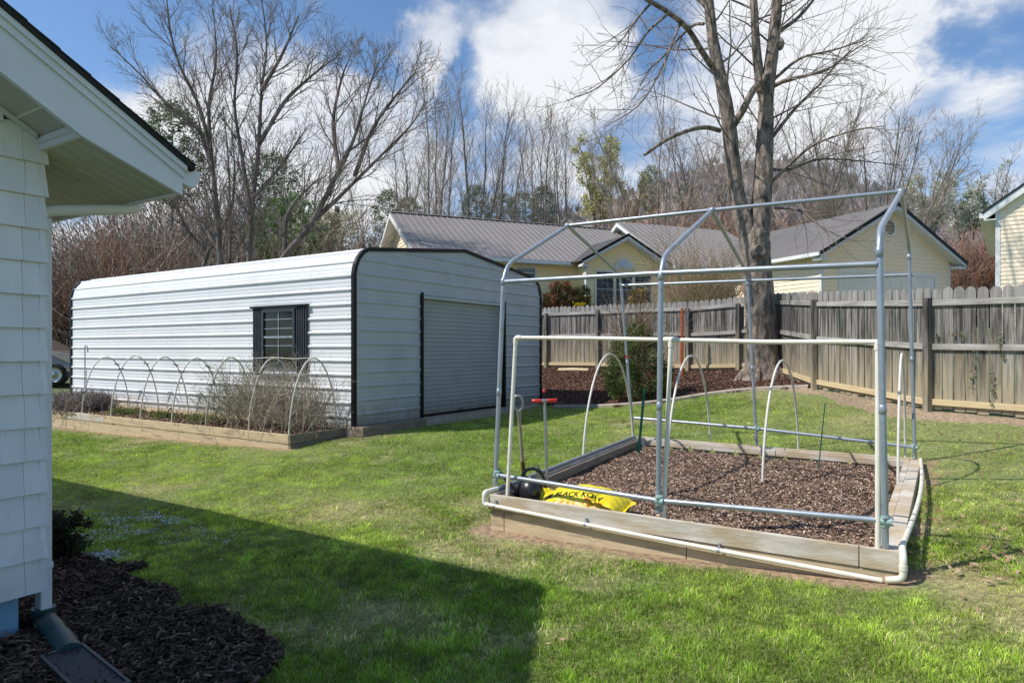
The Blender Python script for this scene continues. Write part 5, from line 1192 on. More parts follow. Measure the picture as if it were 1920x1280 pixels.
def tube_mesh(name, br, k=3, shade=None):
    groups = {}
    for pts, rr in br: groups.setdefault(len(pts), []).append((pts, rr))
    V_, F_, off = [], [], 0
    for n, g in groups.items():
        P = np.array([a for a, _ in g], float); R_2 = np.array([b for _, b in g], float); m = len(g)
        T = np.empty_like(P); T[:, 1:-1] = P[:, 2:]-P[:, :-2]; T[:, 0] = P[:, 1]-P[:, 0]; T[:, -1] = P[:, -1]-P[:, -2]
        T /= np.linalg.norm(T, axis=2, keepdims=True)+1e-9
        md = (P[:, -1]-P[:, 0]); ref = np.where((abs(md[:, 2:3])/(np.linalg.norm(md, axis=1, keepdims=True)+1e-9)) > .85, np.array([[1., .13, 0]]), np.array([[.07, 0, 1.]]))[:, None, :]
        A = np.cross(T, ref); A /= np.linalg.norm(A, axis=2, keepdims=True)+1e-9; B = np.cross(T, A)
        w = 2*np.pi*np.arange(k)/k
        vs = P[:, :, None, :]+R_2[:, :, None, None]*(A[:, :, None, :]*np.cos(w)[None, None, :, None]+B[:, :, None, :]*np.sin(w)[None, None, :, None])
        idx = (np.arange(m)[:, None, None]*n+np.arange(n-1)[None, :, None])*k; j = np.arange(k)[None, None, :]; j2 = (j+1) % k
        f = np.stack([idx+j, idx+j2, idx+k+j2, idx+k+j], -1).reshape(-1, 4)
        V_.append(vs.reshape(-1, 3)); F_.append(f+off); off += vs.shape[0]*n*k
    return fast_mesh(name, np.concatenate(V_), np.concatenate(F_), 4, None, True)
def stemline(pts, n=5):
    """catmull-rom through surveyed points"""
    P = [v3(p) for p in pts]; P = [P[0]*2-P[1]]+P+[P[-1]*2-P[-2]]; out = []
    for i in range(1, len(P)-2):
        for k in range(n):
            t = k/n; a, b, c, d = P[i-1:i+3]; out.append(.5*((2*b)+(-a+c)*t+(2*a-5*b+4*c-d)*t*t+(-a+3*b-3*c+d)*t**3))
    out.append(P[-2]); return out
def rough_tube(mb, pts, rr, k=18, amp=.06, seed=0, mi=0):
    """trunk with an irregular section"""
    R = np.random.RandomState(seed); b0 = len(mb.v); mb.tube(pts, rr, k, mi)
    n = len(pts); ph = R.rand(5)*6.28; 
    for i in range(n):
        c = v3(pts[i])
        for j in range(k):
            w = 2*math.pi*j/k; s = 1+amp*(math.sin(3*w+ph[0]+i*.21)+.6*math.sin(5*w+ph[1]-i*.33)+.5*math.sin(i*1.3+ph[2])*math.sin(2*w+ph[3]))+amp*.35*R.randn()
            p = v3(mb.v[b0+i*k+j]); mb.v[b0+i*k+j] = tuple(c+(p-c)*s)
CW = dict(seg=[6,5,4,3], wig=[.10,.14,.18,.2], up=[.05,.05,.03,.02], kids=[7,6,5,0], t0=[.2,.15,.15,0], ang=[.62,.65,.7,0], len=[.55,.5,.45,0], rmin=.005, end=.3)

def make_maple():
    d = 14.9; P = lambda px, py, dd=0: v3(at(px, py, d+dd)); base = P(1432, 702); base[2] = g1(base[0], base[1])-.05
    T = thing('maple_tree', tuple(base), 'large bare tree with rough forked grey brown trunk in front of the wooden fence corner', 'tree')
    tr = stemline([base, P(1431,670), P(1425,600), P(1420,520), P(1416,455), P(1412,425), P(1409,395)], 8); n = len(tr)
    rr = [.42,.385,.365,.355,.35,.345]; r = list(np.interp(np.linspace(0, 1, n), [0,.06,.14,.30,.5,.72,.86,1], [.50,.42,.355,.325,.315,.31,.19,.05]))
    mb = MB(); rough_tube(mb, tr, r, 40, .045, 3)
    # root flare buttresses
    for a in (.3, 1.5, 2.9, 4.1, 5.3):
        q_ = base+v3(math.cos(a)*.52, math.sin(a)*.42, -.04); mb.tube([q_+v3(math.cos(a)*.18, math.sin(a)*.18, -.08), q_+Z*.05, base+v3(math.cos(a)*.24, math.sin(a)*.24, .45)], [.04,.11,.07], 10)
    L = stemline([P(1413,520), P(1405,455), P(1395,415,.0), P(1383,370), P(1374,310), P(1368,250), P(1360,190), P(1347,130), P(1336,70), P(1329,0), P(1318,-110), P(1300,-260)], 5)
    rough_tube(mb, L, list(np.interp(np.linspace(0, 1, len(L)), [0,.1,.16,.3,.5,1], [.18,.21,.205,.170,.15,.08])), 20, .045, 5)
    Rt = stemline([P(1422,520), P(1421,460), P(1424,410), P(1430,350), P(1434,290), P(1436,230), P(1438,170), P(1446,110), P(1453,50), P(1457,0), P(1466,-120), P(1480,-270)], 5)
    rough_tube(mb, Rt, list(np.interp(np.linspace(0, 1, len(Rt)), [0,.1,.16,.3,.5,1], [.20,.235,.23,.20,.16,.08])), 20, .04, 6)
    S3 = stemline([P(1434,190), P(1424,150), P(1417,80), P(1413,0), P(1405,-110), P(1392,-230)], 5); rough_tube(mb, S3, list(np.linspace(.12,.05,len(S3))), 14, .05, 8)
    # knots and a sawn stub
    c = P(1412,475)-v3(0,.36,0); mb.lathe(c, [(.17,.10),(.15,.0),(.115,-.07),(.10,-.075),(.075,-.03),(0,-.015)], 16, ax=unit(v3(.05,1,-.15)))
    c = P(1461,85)-v3(0,.05,0); mb.lathe(c, [(.02,-.14),(.07,-.09),(.10,0),(.07,.09),(.02,.14)], 12)
    mb.build('trunk', M['bark_maple'], T)
    # big limbs as surveyed
    limbs = [([P(1350,245), P(1322,239,-.2), P(1290,245,-.4), P(1250,262,-.6), P(1208,291,-.8)], .055, .034),
             ([P(1372,240), P(1392,208,-.2), P(1412,170,-.25), P(1432,148,-.15), P(1447,130)], .08, .068),
             ([P(1338,130), P(1315,95,-.3), P(1290,55,-.6), P(1255,25,-.9), P(1222,5,-1.2), P(1190,-15,-1.4)], .068, .04),
             ([P(1320,45,.1), P(1300,48,.3), P(1270,75,.7), P(1245,105,1.0), P(1218,130,1.3), P(1200,160,1.5)], .04, .012),
             ([P(1445,165), P(1475,150,-.3), P(1520,140,-.6), P(1560,125,-.9), P(1600,90,-1.2)], .05, .012),
             ([P(1450,318), P(1480,318,.3), P(1530,300,.5), P(1590,300,.8), P(1690,310,1.0)], .04, .010),
             ([P(1452,390), P(1490,392,-.2), P(1520,410,-.5), P(1545,430,-.7), P(1575,465,-.9)], .035, .008),
             ([P(1448,340), P(1490,300,-.5), P(1530,270,-1.0), P(1600,245,-1.4), P(1660,236,-1.9)], .04, .009),
             ([P(1450,255), P(1490,205,.5), P(1535,160,1.0), P(1580,110,1.4), P(1640,70,1.8)], .045, .010),
             ([P(1450,150), P(1500,110,-.4), P(1560,95,-.8), P(1625,75,-1.2)], .04, .010),
             ([P(1460,60), P(1500,30,.3), P(1540,-20,.6), P(1580,-80,1)], .05, .015),
             ([P(1330,20), P(1290,-20,.3), P(1250,-60,.6), P(1200,-90,.9)], .05, .015),
             ([P(1222,5,-1.2), P(1195,35,-1.4), P(1170,70,-1.6), P(1148,95,-1.8)], .03, .008),
             ([P(1255,25,-.9), P(1215,60,-1.3), P(1180,110,-1.6), P(1120,165,-2.0), P(1060,190,-2.3)], .03, .006),
             ([P(1275,45,-.7), P(1235,140,-.9), P(1195,200,-1.1), P(1130,240,-1.3)], .028, .006)]
    mb = MB(); out = []; R = random.Random(12)
    cfg = dict(seg=[6,5,4], wig=[.11,.15,.2], up=[.015,.01,.0], kids=[4,4,0], t0=[.15,.2,0], ang=[.7,.7,0], len=[.62,.6,0], rmin=.0035, end=.3)
    for pts, r0, r1 in limbs:
        s = stemline(pts, 4); rl = list(np.linspace(r0, r1, len(s))); mb.tube(s, rl, 9)
        L_ = sum(np.linalg.norm(a-b) for a, b in zip(s[:-1], s[1:])); 
        if r1 < .034: spawn(out, [tuple(x) for x in s], [min(x, .02) for x in rl], int(4+L_*3), 1.9, 0, dict(cfg, len=[.8,.6,.5], kids=[4,4,0], seg=[6,6,5,4][:4], wig=[.1,.12,.15,.18], up=[.02,.015,.01,.0], t0=[.15,.15,.2,0], ang=[.65,.7,.7,0]), R, .15)
    mb.build('limbs', M['bark_maple'], T)
    c2 = dict(seg=[6,6,5,4], wig=[.1,.10,.14,.18], up=[.02,.03,.01,.0], kids=[5,4,3,0], t0=[.15,.2,.2,0], ang=[1.0,.7,.7,0], len=[.8,.55,.55,0], rmin=.0035, end=.25)
    for st, k in ((L, 17), (Rt, 20), (S3, 7)): spawn(out, [tuple(x) for x in st], [.045]*len(st), k, 3.4, 0, c2, R, .38)
    link('crown', tube_mesh('maple_crown', out, 4), M['twig_maple'], T)
make_maple()

def stem_tree(stems, d, label, cfg, seed, dens=3.0, group=None, name='bare_tree', t0=.22, L0=2.6, mats=('bark_dark','twig_dark'), r0=.135):
    R = random.Random(seed); P = lambda px, py, dd=0: v3(at(px, py, d+dd)); b = P(stems[0][0][0], stems[0][0][1])
    T = thing(name, tuple(b), label, 'tree', group); mb = MB(); out = []
    for si, st in enumerate(stems):
        k = R.uniform(-1, 1)*1.2; n = len(st); pts = stemline([P(a, b_, k*i/n) for i, (a, b_) in enumerate(st)], 5); L = sum(np.linalg.norm(a-c) for a, c in zip(pts[:-1], pts[1:]))
        ra = r0*(1 if si == 0 else .62); rl = list(np.linspace(ra, .018, len(pts))); rough_tube(mb, pts, rl, 9, .03, seed+si)
        spawn(out, [tuple(x) for x in pts], [min(r, .05) for r in rl], int(L*dens), L0, 0, cfg, R, t0 if si == 0 else .08)
    mb.build('trunk', M[mats[0]], T); link('crown', tube_mesh('crown', out, 3), M[mats[1]], T); return T
C1 = dict(seg=[5,6,5,4], wig=[.1,.09,.12,.15], up=[.05,.06,.04,.03], kids=[5,7,5,0], t0=[.1,.12,.12,0], ang=[.55,.55,.55,0], len=[.75,.58,.52,0], rmin=.0052, end=.25)
stem_tree([[(415,640),(417,560),(412,470),(405,380),(396,299),(375,205),(336,120),(318,50),(310,-40)],[(400,330),(379,256),(345,220),(310,192),(264,141),(205,85)],[(396,299),(392,200),(405,110),(400,20)],[(412,470),(380,420),(345,370),(322,330)]], 24.5,
          'tall bare tree behind the shed whose stems lean left over the white house eave', C1, 21, 2.6, group=None)
stem_tree([[(462,640),(466,560),(468,470),(473,384),(485,277),(490,171),(500,85),(488,-20)],[(486,270),(533,192),(570,155),(600,130),(640,100)],[(470,400),(455,300),(440,200),(445,100),(430,10)],[(490,171),(530,100),(560,30)],[(476,370),(520,320),(575,240)]], 24,
          'tall bare tree with thick upright stem in the middle of the group behind the shed', C1, 33, 2.6)
stem_tree([[(490,560),(533,482),(584,418),(635,320),(665,256),(690,171),(712,110)],[(575,425),(620,385),(669,337),(720,286),(770,235),(800,190)],[(635,320),(625,230),(640,150),(655,110)],[(665,330),(700,240),(750,170),(780,135)],[(533,480),(540,400),(580,350),(610,330)]], 23,
          'bare tree leaning strongly right over the shed roof, rightmost of the big group', C1, 45, 2.6)
stem_tree([[(360,620),(372,540),(392,470),(430,400),(440,330),(435,250)],[(385,470),(345,420),(318,350),(300,300)],[(430,520),(432,430),(428,300),(418,200)]], 26,
          'smaller pale barked bare tree among the tall trees behind the shed', C1, 57, 2.0, L0=1.8, r0=.10)

def mesh_proto(seed, H, fan, nst, cfg, L0, dens, r=.16, lean=0, t0=.25):
    R = random.Random(seed); mb = MB(); out = []
    for i in range(nst):
        a = i*2.4+R.random(); f = fan*(.5+.6*R.random()) if nst > 1 else 0
        p = v3(0,0,-.5); pts = [p]; d = v3(math.cos(a)*f*.6+lean*.3, math.sin(a)*f*.6, 1); n = 9; Lh = H*(.8+.2*R.random()) if i else H
        for k in range(n):
            d = unit(d+v3(math.cos(a)*f*.06+R.gauss(0, .05)+lean*.05, math.sin(a)*f*.06+R.gauss(0, .05), .08)); p = p+d*(Lh/n); pts.append(p)
        rl = list(np.linspace(r*(1 if i == 0 else .7), .02, len(pts))); mb.tube(pts, rl, 7)
        spawn(out, [tuple(x) for x in pts], [min(q_, .05) for q_ in rl], int(Lh*dens), L0, 0, cfg, R, t0)
    me = bpy.data.meshes.new('trunk'); me.from_pydata(mb.v, [], mb.f); me.polygons.foreach_set('use_smooth', mb.sm); me.update(); me.materials.append(M['bark_grey'])
    cr = tube_mesh('crown', out, 3); cr.materials.append(M['twig_grey']); return me, cr
def place_tree(pr, px, d, top_py, H, label, group, rz=0, name='bare_tree', zb=None):
    x = (px-PX0)/F*d; zt = CZ-(top_py-HY)/F*d; zb = g1(x, d) if zb is None else zb; s = (zt-zb)/H
    r = bpy.data.objects.new(name, None); C.objects.link(r); r.location = (x, d, zb); r.scale = (s, s, s); r.rotation_euler = (0, 0, rz); tag(r, label, 'tree', group)
    for nm, me in (('trunk', pr[0]), ('crown', pr[1])):
        o = bpy.data.objects.new(nm, me); C.objects.link(o); o.parent = r
    return r
CT = dict(seg=[6,6,5,4], wig=[.05,.06,.08,.1], up=[.05,.07,.06,.04], kids=[5,5,3,0], t0=[.15,.15,.2,0], ang=[.42,.50,.50,0], len=[.95,.62,.55,0], rmin=.008, end=.2)
tall = [mesh_proto(101, 16, .16, 3, CT, 3.4, 1.25, .17), mesh_proto(102, 16, .24, 4, CT, 3.2, 1.15, .15), mesh_proto(103, 16, .20, 3, CT, 3.8, 1.25, .17)]
VT = dict(CT, up=[.04,.045,.04,.02], wig=[.06,.07,.1,.12], rmin=.007, kids=[5,5,4,0])
vase = [mesh_proto(111, 11, .55, 8, VT, 2.7, 1.2, .12), mesh_proto(112, 11, .6, 8, VT, 2.8, 1.2, .12), mesh_proto(113, 11, .5, 6, VT, 2.8, 1.3, .12, lean=.5)]
G = 'bare trees behind the yellow house'
for i, (k, px, d, top, lab) in enumerate((
    (0,745,47,230,'slim bare tree rising behind the left end of the grey roof'), (1,822,46,130,'tall many stemmed bare tree above the left part of the grey roof, tallest there'), (2,886,47,158,'tall slim bare tree just right of the tallest one above the roof'),
    (0,940,52,215,'shorter bare tree in the gap above the middle of the long roof'), (1,1003,48,205,'bare tree with fine upright twigs above the middle of the long roof'), (2,1062,50,225,'bare tree left of the yellowish budding tree'),
    (0,700,60,330,'low distant bare tree in the gap left of the yellow house'), (2,775,62,260,'distant pale bare tree behind the left end of the roof'), (1,1130,56,250,'bare tree behind the yellowish budding tree'))):
    place_tree(tall[k], px, d, top, 16, lab, G, rz=i*1.3)
G2 = 'spreading bare trees behind the garage'
for i, (k, px, d, top, lab) in enumerate((
    (0,1225,40,205,'broad fan shaped bare tree left of the big forked trunk'), (1,1330,44,190,'broad bare tree whose fan of branches shows behind the big forked trunk'), (0,1500,40,195,'spreading bare tree right of the big trunk above the garage roof'),
    (1,1600,39,185,'spreading bare tree above the peak of the garage'), (2,1640,36,190,'bare tree leaning right beyond the garage gable, rightmost of the group'), (1,1900,60,300,'distant bare tree beside the cream house'), (0,1400,52,230,'distant bare tree between the two stems of the big trunk'))):
    place_tree(vase[k], px, d, top, 11, lab, G2, rz=i*1.1 if k != 2 else 0)

# ---------------------------------------------------------------- foliage made of small leaf faces
def leafcloud(cent, rad, nper, size, cols, squash=1, seed=0, dark=.5):
    R = np.random.RandomState(seed); cent = np.asarray(cent, float); m = len(cent); rad = np.broadcast_to(rad, (m,)); n = m*nper
    c = np.repeat(cent, nper, 0); r = np.repeat(rad, nper)
    g = R.randn(n, 3); g /= np.linalg.norm(g, axis=1, keepdims=True); u = R.rand(n)**.45; off = g*(u*r)[:, None]; off[:, 2] *= squash
    p = c+off; nrm = g+R.randn(n, 3)*.7; nrm /= np.linalg.norm(nrm, axis=1, keepdims=True); a = np.cross(nrm, R.randn(n, 3)); a /= np.linalg.norm(a, axis=1, keepdims=True); b = np.cross(nrm, a)
    s = size*(.5+R.rand(n))[:, None]; vs = np.stack([p-a*s, p+b*s*.55, p+a*s, p-b*s*.55], 1).reshape(-1, 3)
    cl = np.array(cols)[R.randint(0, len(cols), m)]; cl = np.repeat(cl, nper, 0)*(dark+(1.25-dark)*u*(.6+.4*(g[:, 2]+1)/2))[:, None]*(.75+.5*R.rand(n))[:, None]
    return vs, (np.arange(n)*4)[:, None]+np.arange(4)[None], np.repeat(cl, 4, 0)
def leafobj(name, data, parent=None, base=None):
    vs = np.concatenate([d[0] for d in data]); off = np.cumsum([0]+[len(d[0]) for d in data[:-1]]); fs = np.concatenate([d[1]+o for d, o in zip(data, off)]); cs = np.concatenate([d[2] for d in data])
    return link(name, fast_mesh(name, vs, fs, 4, cs), M['leaf'], parent, base)
def pine(px, d, top, base_py, label, seed, w=.22, cols=((.035,.06,.022),(.05,.085,.03),(.025,.045,.02)), group='evergreens beyond the yard', name='pine_tree', round_=False, start=.22, cat='tree', size=None, n=None):
    x = (px-PX0)/F*d; zt = CZ-(top-HY)/F*d; zb = CZ-(base_py-HY)/F*d; H = zt-zb; R = np.random.RandomState(seed); T = thing(name, (x, d, zb), label, cat, group)
    mb = MB(); mb.tube([v3(x,d,zb), v3(x+.1,d,zb+H*.5), v3(x,d,zt-.1*H)], [H*.014+.02,H*.010,.02], 8)
    cs, rd = [], []; nn = n or int(90)
    for i in range(nn):
        t = start+(1-start)*((i+R.rand())/nn)
        if round_: rr = w*H*math.sqrt(max(.02, 1-((t-start)/(1-start)*2-1)**2))
        else: rr = w*H*(1-t)/(1-start)*(.75+.5*R.rand())+.02*H
        a = i*2.4; f = .35+.65*R.rand()**.5; e = v3(x+math.cos(a)*rr*f, d+math.sin(a)*rr*f, zb+H*t-(0 if round_ else rr*.12)); cs.append(e); rd.append(H*(.045 if not round_ else .07)*(.7+.7*R.rand()))
        if i % 3 == 0: mb.tube([v3(x,d,zb+H*t-.03*H), e], [.03,.012], 4)
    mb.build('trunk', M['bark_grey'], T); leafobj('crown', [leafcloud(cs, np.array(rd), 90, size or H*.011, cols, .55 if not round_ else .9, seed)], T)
EG = [(322,36,200,430,'tall dark evergreen rising behind the bare stems above the eave of the white house',.30,True), (545,31,370,600,'bright green cedar directly behind the shed roof, right of the big bare trees',.33,True), (632,50,388,470,'small pointed spruce in the gap between shed and yellow house',.2,False),
      (512,38,290,470,'dark evergreen hidden among the tall bare stems',.3,True), (730,52,358,480,'open crowned pine at the left end of the grey roof',.26,True), (768,55,372,480,'low pine just behind the left ridge end',.3,True),
      (892,55,350,470,'round dark pine above the middle of the long roof',.26,True), (942,56,365,470,'low green pine above the middle of the long roof',.3,True), (1018,55,350,470,'dark pine beside the budding yellowish tree',.22,True), (980,58,362,470,'second low pine right of the middle of the roof',.3,True),
      (1222,70,315,420,'dark pine standing on the hill slope left of the big trunk',.25,True), (1560,60,372,430,'low dark pines behind the garage roof',.5,True), (1825,44,360,450,'dark pine just left of the cream house',.3,True), (1290,62,345,420,'pine on the lower hill behind the middle roof',.35,True)]
for i, (px, d, top, bs, lab, w, rn) in enumerate(EG):
    bright = 'bright' in lab
    pine(px, d, top, bs, lab, 200+i, w, ((.10,.20,.05),(.14,.25,.06),(.08,.15,.04)) if bright else ((.13,.18,.08),(.17,.22,.09),(.10,.14,.065)), round_=rn, n=75 if d < 40 else 70)

def budding(px, d, top, base_py, w, label, seed, cols, name, n=140, nper=26, size=.07, nst=4):
    x = (px-PX0)/F*d; zt = CZ-(top-HY)/F*d; zb = CZ-(base_py-HY)/F*d; H = zt-zb; R = random.Random(seed); T = thing(name, (x, d, zb), label, 'tree')
    mb = MB(); out = []; tips = []
    for i in range(nst):
        a = i*6.28/nst+.5; f = w/H*.55; pts = [v3(x, d, zb)+v3(math.cos(a)*f*H*t**1.3, math.sin(a)*f*H*t**1.3, H*t*(.93 if i else 1)) for t in np.linspace(0, 1, 8)]
        mb.tube(pts, list(np.linspace(.10,.02,8)), 6); spawn(out, [tuple(p) for p in pts], [.035]*8, 12, w*.55, 0, dict(CT, kids=[5,4,0], seg=[5,5,4], rmin=.010, len=[.7,.6,0], ang=[.7,.7,0], up=[.06,.05,.03]), R, .2)
    mb.build('trunk', M['bark_grey'], T); link('crown', tube_mesh('crown', out, 3), M['twig_grey'], T)
    ends = [p[-1] for p, _ in out]+[p[len(p)//2] for p, _ in out]; R.shuffle(ends); ends = ends[:n]
    leafobj('blossom', [leafcloud(ends, .32, nper, size, cols, 1, seed, .75)], T)
budding(612,34,400,560,2.3,'creamy white blossoming pear tree behind the shed, left of the yellow house',301,((.66,.62,.44),(.54,.52,.34),(.72,.69,.54)),'pear_tree', n=220, nper=40, size=.06)
budding(1120,44,262,460,2.6,'yellowish budding tree above the right part of the long grey roof',302,((.56,.52,.22),(.48,.46,.20),(.40,.40,.16)),'budding_tree', n=260, nper=26, size=.07)
budding(1185,46,330,460,2.2,'low yellow green budding shrub tree right of the tall budding tree',303,((.42,.38,.16),(.34,.33,.14)),'budding_tree', n=110, nper=22, size=.06)
budding(1745,42,330,470,2.4,'white flowering pear tree behind the right slope of the garage roof',304,((.74,.74,.66),(.64,.64,.52),(.52,.54,.38)),'pear_tree', n=240, nper=28, size=.065)
budding(1800,44,345,470,2.2,'white flowering pear tree beside the cream house, right of another one',305,((.60,.60,.52),(.50,.50,.40)),'pear_tree', n=150, nper=24, size=.055)
budding(1855,50,315,470,2.4,'pale budding tree peeking out above the corner of the cream house',306,((.46,.44,.34),(.40,.38,.28)),'budding_tree', n=120, nper=18, size=.06)

# ---------------------------------------------------------------- twiggy brush
def brush(name, spots, H, ntw, cols, label, seed, rmin=.008, spread=.5, parent=None, kids=3, base=None, kind='stuff', cat='brush'):
    R = random.Random(seed); br, cl = [], []
    for (x, y, z, sc) in spots:
        col = R.choice(cols); 
        for i in range(ntw):
            a = R.random()*6.28; f = R.random()*spread; d = vunit(math.cos(a)*f, math.sin(a)*f, 1); L = H*sc*(.5+.6*R.random()); out = []
            grow(out, (x+R.gauss(0, .25)*sc*spread, y+R.gauss(0, .25)*sc*spread, z), d, L, rmin*1.8, 0, dict(seg=[5,4], wig=[.12,.2], up=[.02,.02], kids=[kids,0], t0=[.3,0], ang=[.6,0], len=[.5,0], rmin=rmin, end=.4), R)
            for b in out:
                br.append(b); cl.append((len(b[0]), np.array(col)*(.6+.8*R.random())))
    me = tube_mesh(name, br, 3)
    # colours follow the grouping order of tube_mesh
    groups = {}
    for n, c in cl: groups.setdefault(n, []).append(c)
    cols_ = np.concatenate([np.repeat(np.array(g), n*3, 0) for n, g in groups.items()]); a = me.color_attributes.new('col', 'FLOAT_COLOR', 'POINT'); q_ = np.ones((len(me.vertices), 4), 'f'); q_[:, :3] = cols_[:len(me.vertices)]; a.data.foreach_set('color', q_.ravel())
    o = link(name, me, M['twig'], parent, base); 
    if parent is None: tag(o, label, cat, kind=kind)
    return o
R0 = random.Random(5)
def spots(n, x0, x1, d0, d1, sc=(.7, 1.3), zoff=0):
    out = []
    for _ in range(n):
        d = R0.uniform(d0, d1); px = R0.uniform(x0, x1); x = (px-PX0)/F*d; out.append((x, d, g1(x, d)+zoff, R0.uniform(*sc)))
    return out
RED = ((.27,.14,.095),(.30,.20,.15),(.20,.14,.11),(.32,.26,.21)); GREY = ((.32,.27,.23),(.21,.17,.14),(.42,.36,.31),(.26,.19,.15))
brush('undergrowth_red', spots(170, 60, 330, 27, 36), 4.8, 17, RED, 'dense reddish budding undergrowth behind the left end of the shed', 1, .012, spread=1.1, kids=5)
brush('undergrowth_grey', spots(200, 60, 700, 28, 40), 5.0, 14, GREY, 'tangled grey brown bare undergrowth behind the shed', 2, .013, spread=1.1, kids=5)
brush('woodland_edge_brush', spots(150, 230, 560, 36, 50, (1.1, 2.0)), 5.2, 13, GREY+RED[2:], 'tall bare brown woodland rising behind the shed', 3, .016, spread=.8, kids=5)
brush('red_thicket', spots(200, 1150, 1560, 38, 47, (.9, 1.4)), 4.6, 16, ((.46,.26,.17),(.52,.31,.21),(.38,.25,.18)), 'rusty brown bare thicket along the ridge behind the yellow house', 4, .014)
brush('red_hedge', spots(120, 1775, 1890, 29, 36, (.7, 1.1)), 3.6, 20, ((.36,.20,.14),(.42,.25,.17),(.30,.21,.16)), 'rust red bare hedge between the garage and the cream house', 5, .011)
brush('distant_brush', spots(170, 640, 1160, 50, 62, (.7, 1.2)), 5.0, 12, GREY+((.20,.20,.13),), 'hazy bare woodland showing over the long grey roof', 6, .02)
cs = [(x, y, z+R0.uniform(.5, 5.5), 1) for x, y, z, s in spots(170, 40, 330, 28, 38)]
o = leafobj('red_buds', [leafcloud([c[:3] for c in cs], .8, 110, .035, ((.36,.14,.09),(.32,.17,.12),(.26,.12,.08),(.24,.19,.13)), .9, 18, .6)]); tag(o, 'haze of red buds on the undergrowth behind the left end of the shed', 'undergrowth', kind='stuff')
# foliage filling the undergrowth: dark green gaps behind
cs = [(x, y, z+R0.uniform(.3, 5.5), 1) for x, y, z, s in spots(170, 60, 700, 33, 44)]
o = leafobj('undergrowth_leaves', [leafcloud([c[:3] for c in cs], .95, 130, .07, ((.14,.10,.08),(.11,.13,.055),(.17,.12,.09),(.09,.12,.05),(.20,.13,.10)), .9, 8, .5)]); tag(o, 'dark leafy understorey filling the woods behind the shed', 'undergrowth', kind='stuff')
cs = [(x, y, z+R0.uniform(.0, 5.2), 1) for x, y, z, s in spots(150, 60, 640, 44, 56)]
o = leafobj('woods_backdrop', [leafcloud([c[:3] for c in cs], 1.5, 120, .11, ((.20,.16,.14),(.13,.14,.09),(.23,.18,.15)), .9, 9, .5)]); tag(o, 'dim brown green mass of far woods behind the shed', 'woods', kind='stuff')
cs = [(x, y, z+R0.uniform(0, 4.0), 1) for x, y, z, s in spots(210, 640, 1900, 56, 72)]
o = leafobj('far_woods', [leafcloud([c[:3] for c in cs], 2.0, 90, .15, ((.24,.20,.17),(.15,.17,.10),(.28,.22,.18),(.12,.14,.09)), .8, 10, .55)]); tag(o, 'low belt of mixed brown and green woods beyond the yellow house', 'woods', kind='stuff')

# ---------------------------------------------------------------- wooded hill on the skyline
def make_hill():
    d0 = 420; prof = [(300,560),(560,540),(760,470),(1000,420),(1150,375),(1270,325),(1400,298),(1500,300),(1580,330),(1680,372),(1800,395),(2000,430),(2400,520)]
    X = np.linspace(250, 2450, 200); py = np.interp(X, [p[0] for p in prof], [p[1] for p in prof]); k = np.ones(9)/9; py = np.convolve(np.pad(py, 4, 'edge'), k, 'valid')
    rows = 26; vs = []
    for j in range(rows):
        t = j/(rows-1); d = d0-230*(1-t); 
        for x, y in zip(X, py):
            xt = (x-PX0)/F*d0; zt = CZ+(HY-y)/F*d0; vs.append((xt, d, 2+(zt-2)*(t**1.25)+3*math.sin(x*.03+j)*t*(1-t)))
    n = len(X); fs = [[j*n+i, j*n+i+1, (j+1)*n+i+1, (j+1)*n+i] for j in range(rows-1) for i in range(n-1)]
    mb = MB(); mb.add(vs, fs, 0, True); m = pm('hill_ground', (.24,.20,.19), (.30,.25,.235), .02, .95); tag(mb.build('hill', m), kind='structure')  # distance haze is mixed into the hill colour
    V0 = np.array(vs).reshape(rows, n, 3); R = np.random.RandomState(4); N = 5200; jj = R.rand(N)*(rows-1.01); ii = R.rand(N)*(n-1.01); j0 = jj.astype(int); i0 = ii.astype(int)
    P = V0[j0, i0]+(V0[j0+1, i0]-V0[j0, i0])*(jj-j0)[:, None]+(V0[j0, i0+1]-V0[j0, i0])*(ii-i0)[:, None]
    # each crown: a spray of narrow upright blades
    q_ = 16; Pn = np.repeat(P, q_, 0); M_ = len(Pn); hh = np.repeat(5+3.5*R.rand(N), q_); a = R.rand(M_)*6.28; sp_ = R.rand(M_)*2.6; w = .16+.35*R.rand(M_)
    tip = Pn+np.c_[np.cos(a)*sp_*1.2, np.sin(a)*sp_*1.2, hh*(.6+.4*R.rand(M_))]; b = Pn+np.c_[np.cos(a)*sp_*.3, np.sin(a)*sp_*.3, hh*.15]
    vs2 = np.stack([b-[1, 0, 0]*w[:, None], b+[1, 0, 0]*w[:, None], tip], 1).reshape(-1, 3)
    ev = np.repeat(R.rand(N) < .07, q_); base = np.where(ev[:, None], np.array([.14,.17,.13]), np.array([.42,.36,.35])); c = base*(.85+.3*np.repeat(R.rand(N), q_)[:, None])*(.8+.4*R.rand(M_)[:, None])  # crown colours paled and greyed to hold the distance haze
    me = fast_mesh('hill_woods', vs2, (np.arange(M_)*3)[:, None]+np.arange(3)[None], 3, np.repeat(c, 3, 0)); tag(link('hillside_woods', me, M['twig']), 'hazy brown bare woods covering the distant hill', 'woods', kind='stuff')
make_hill()

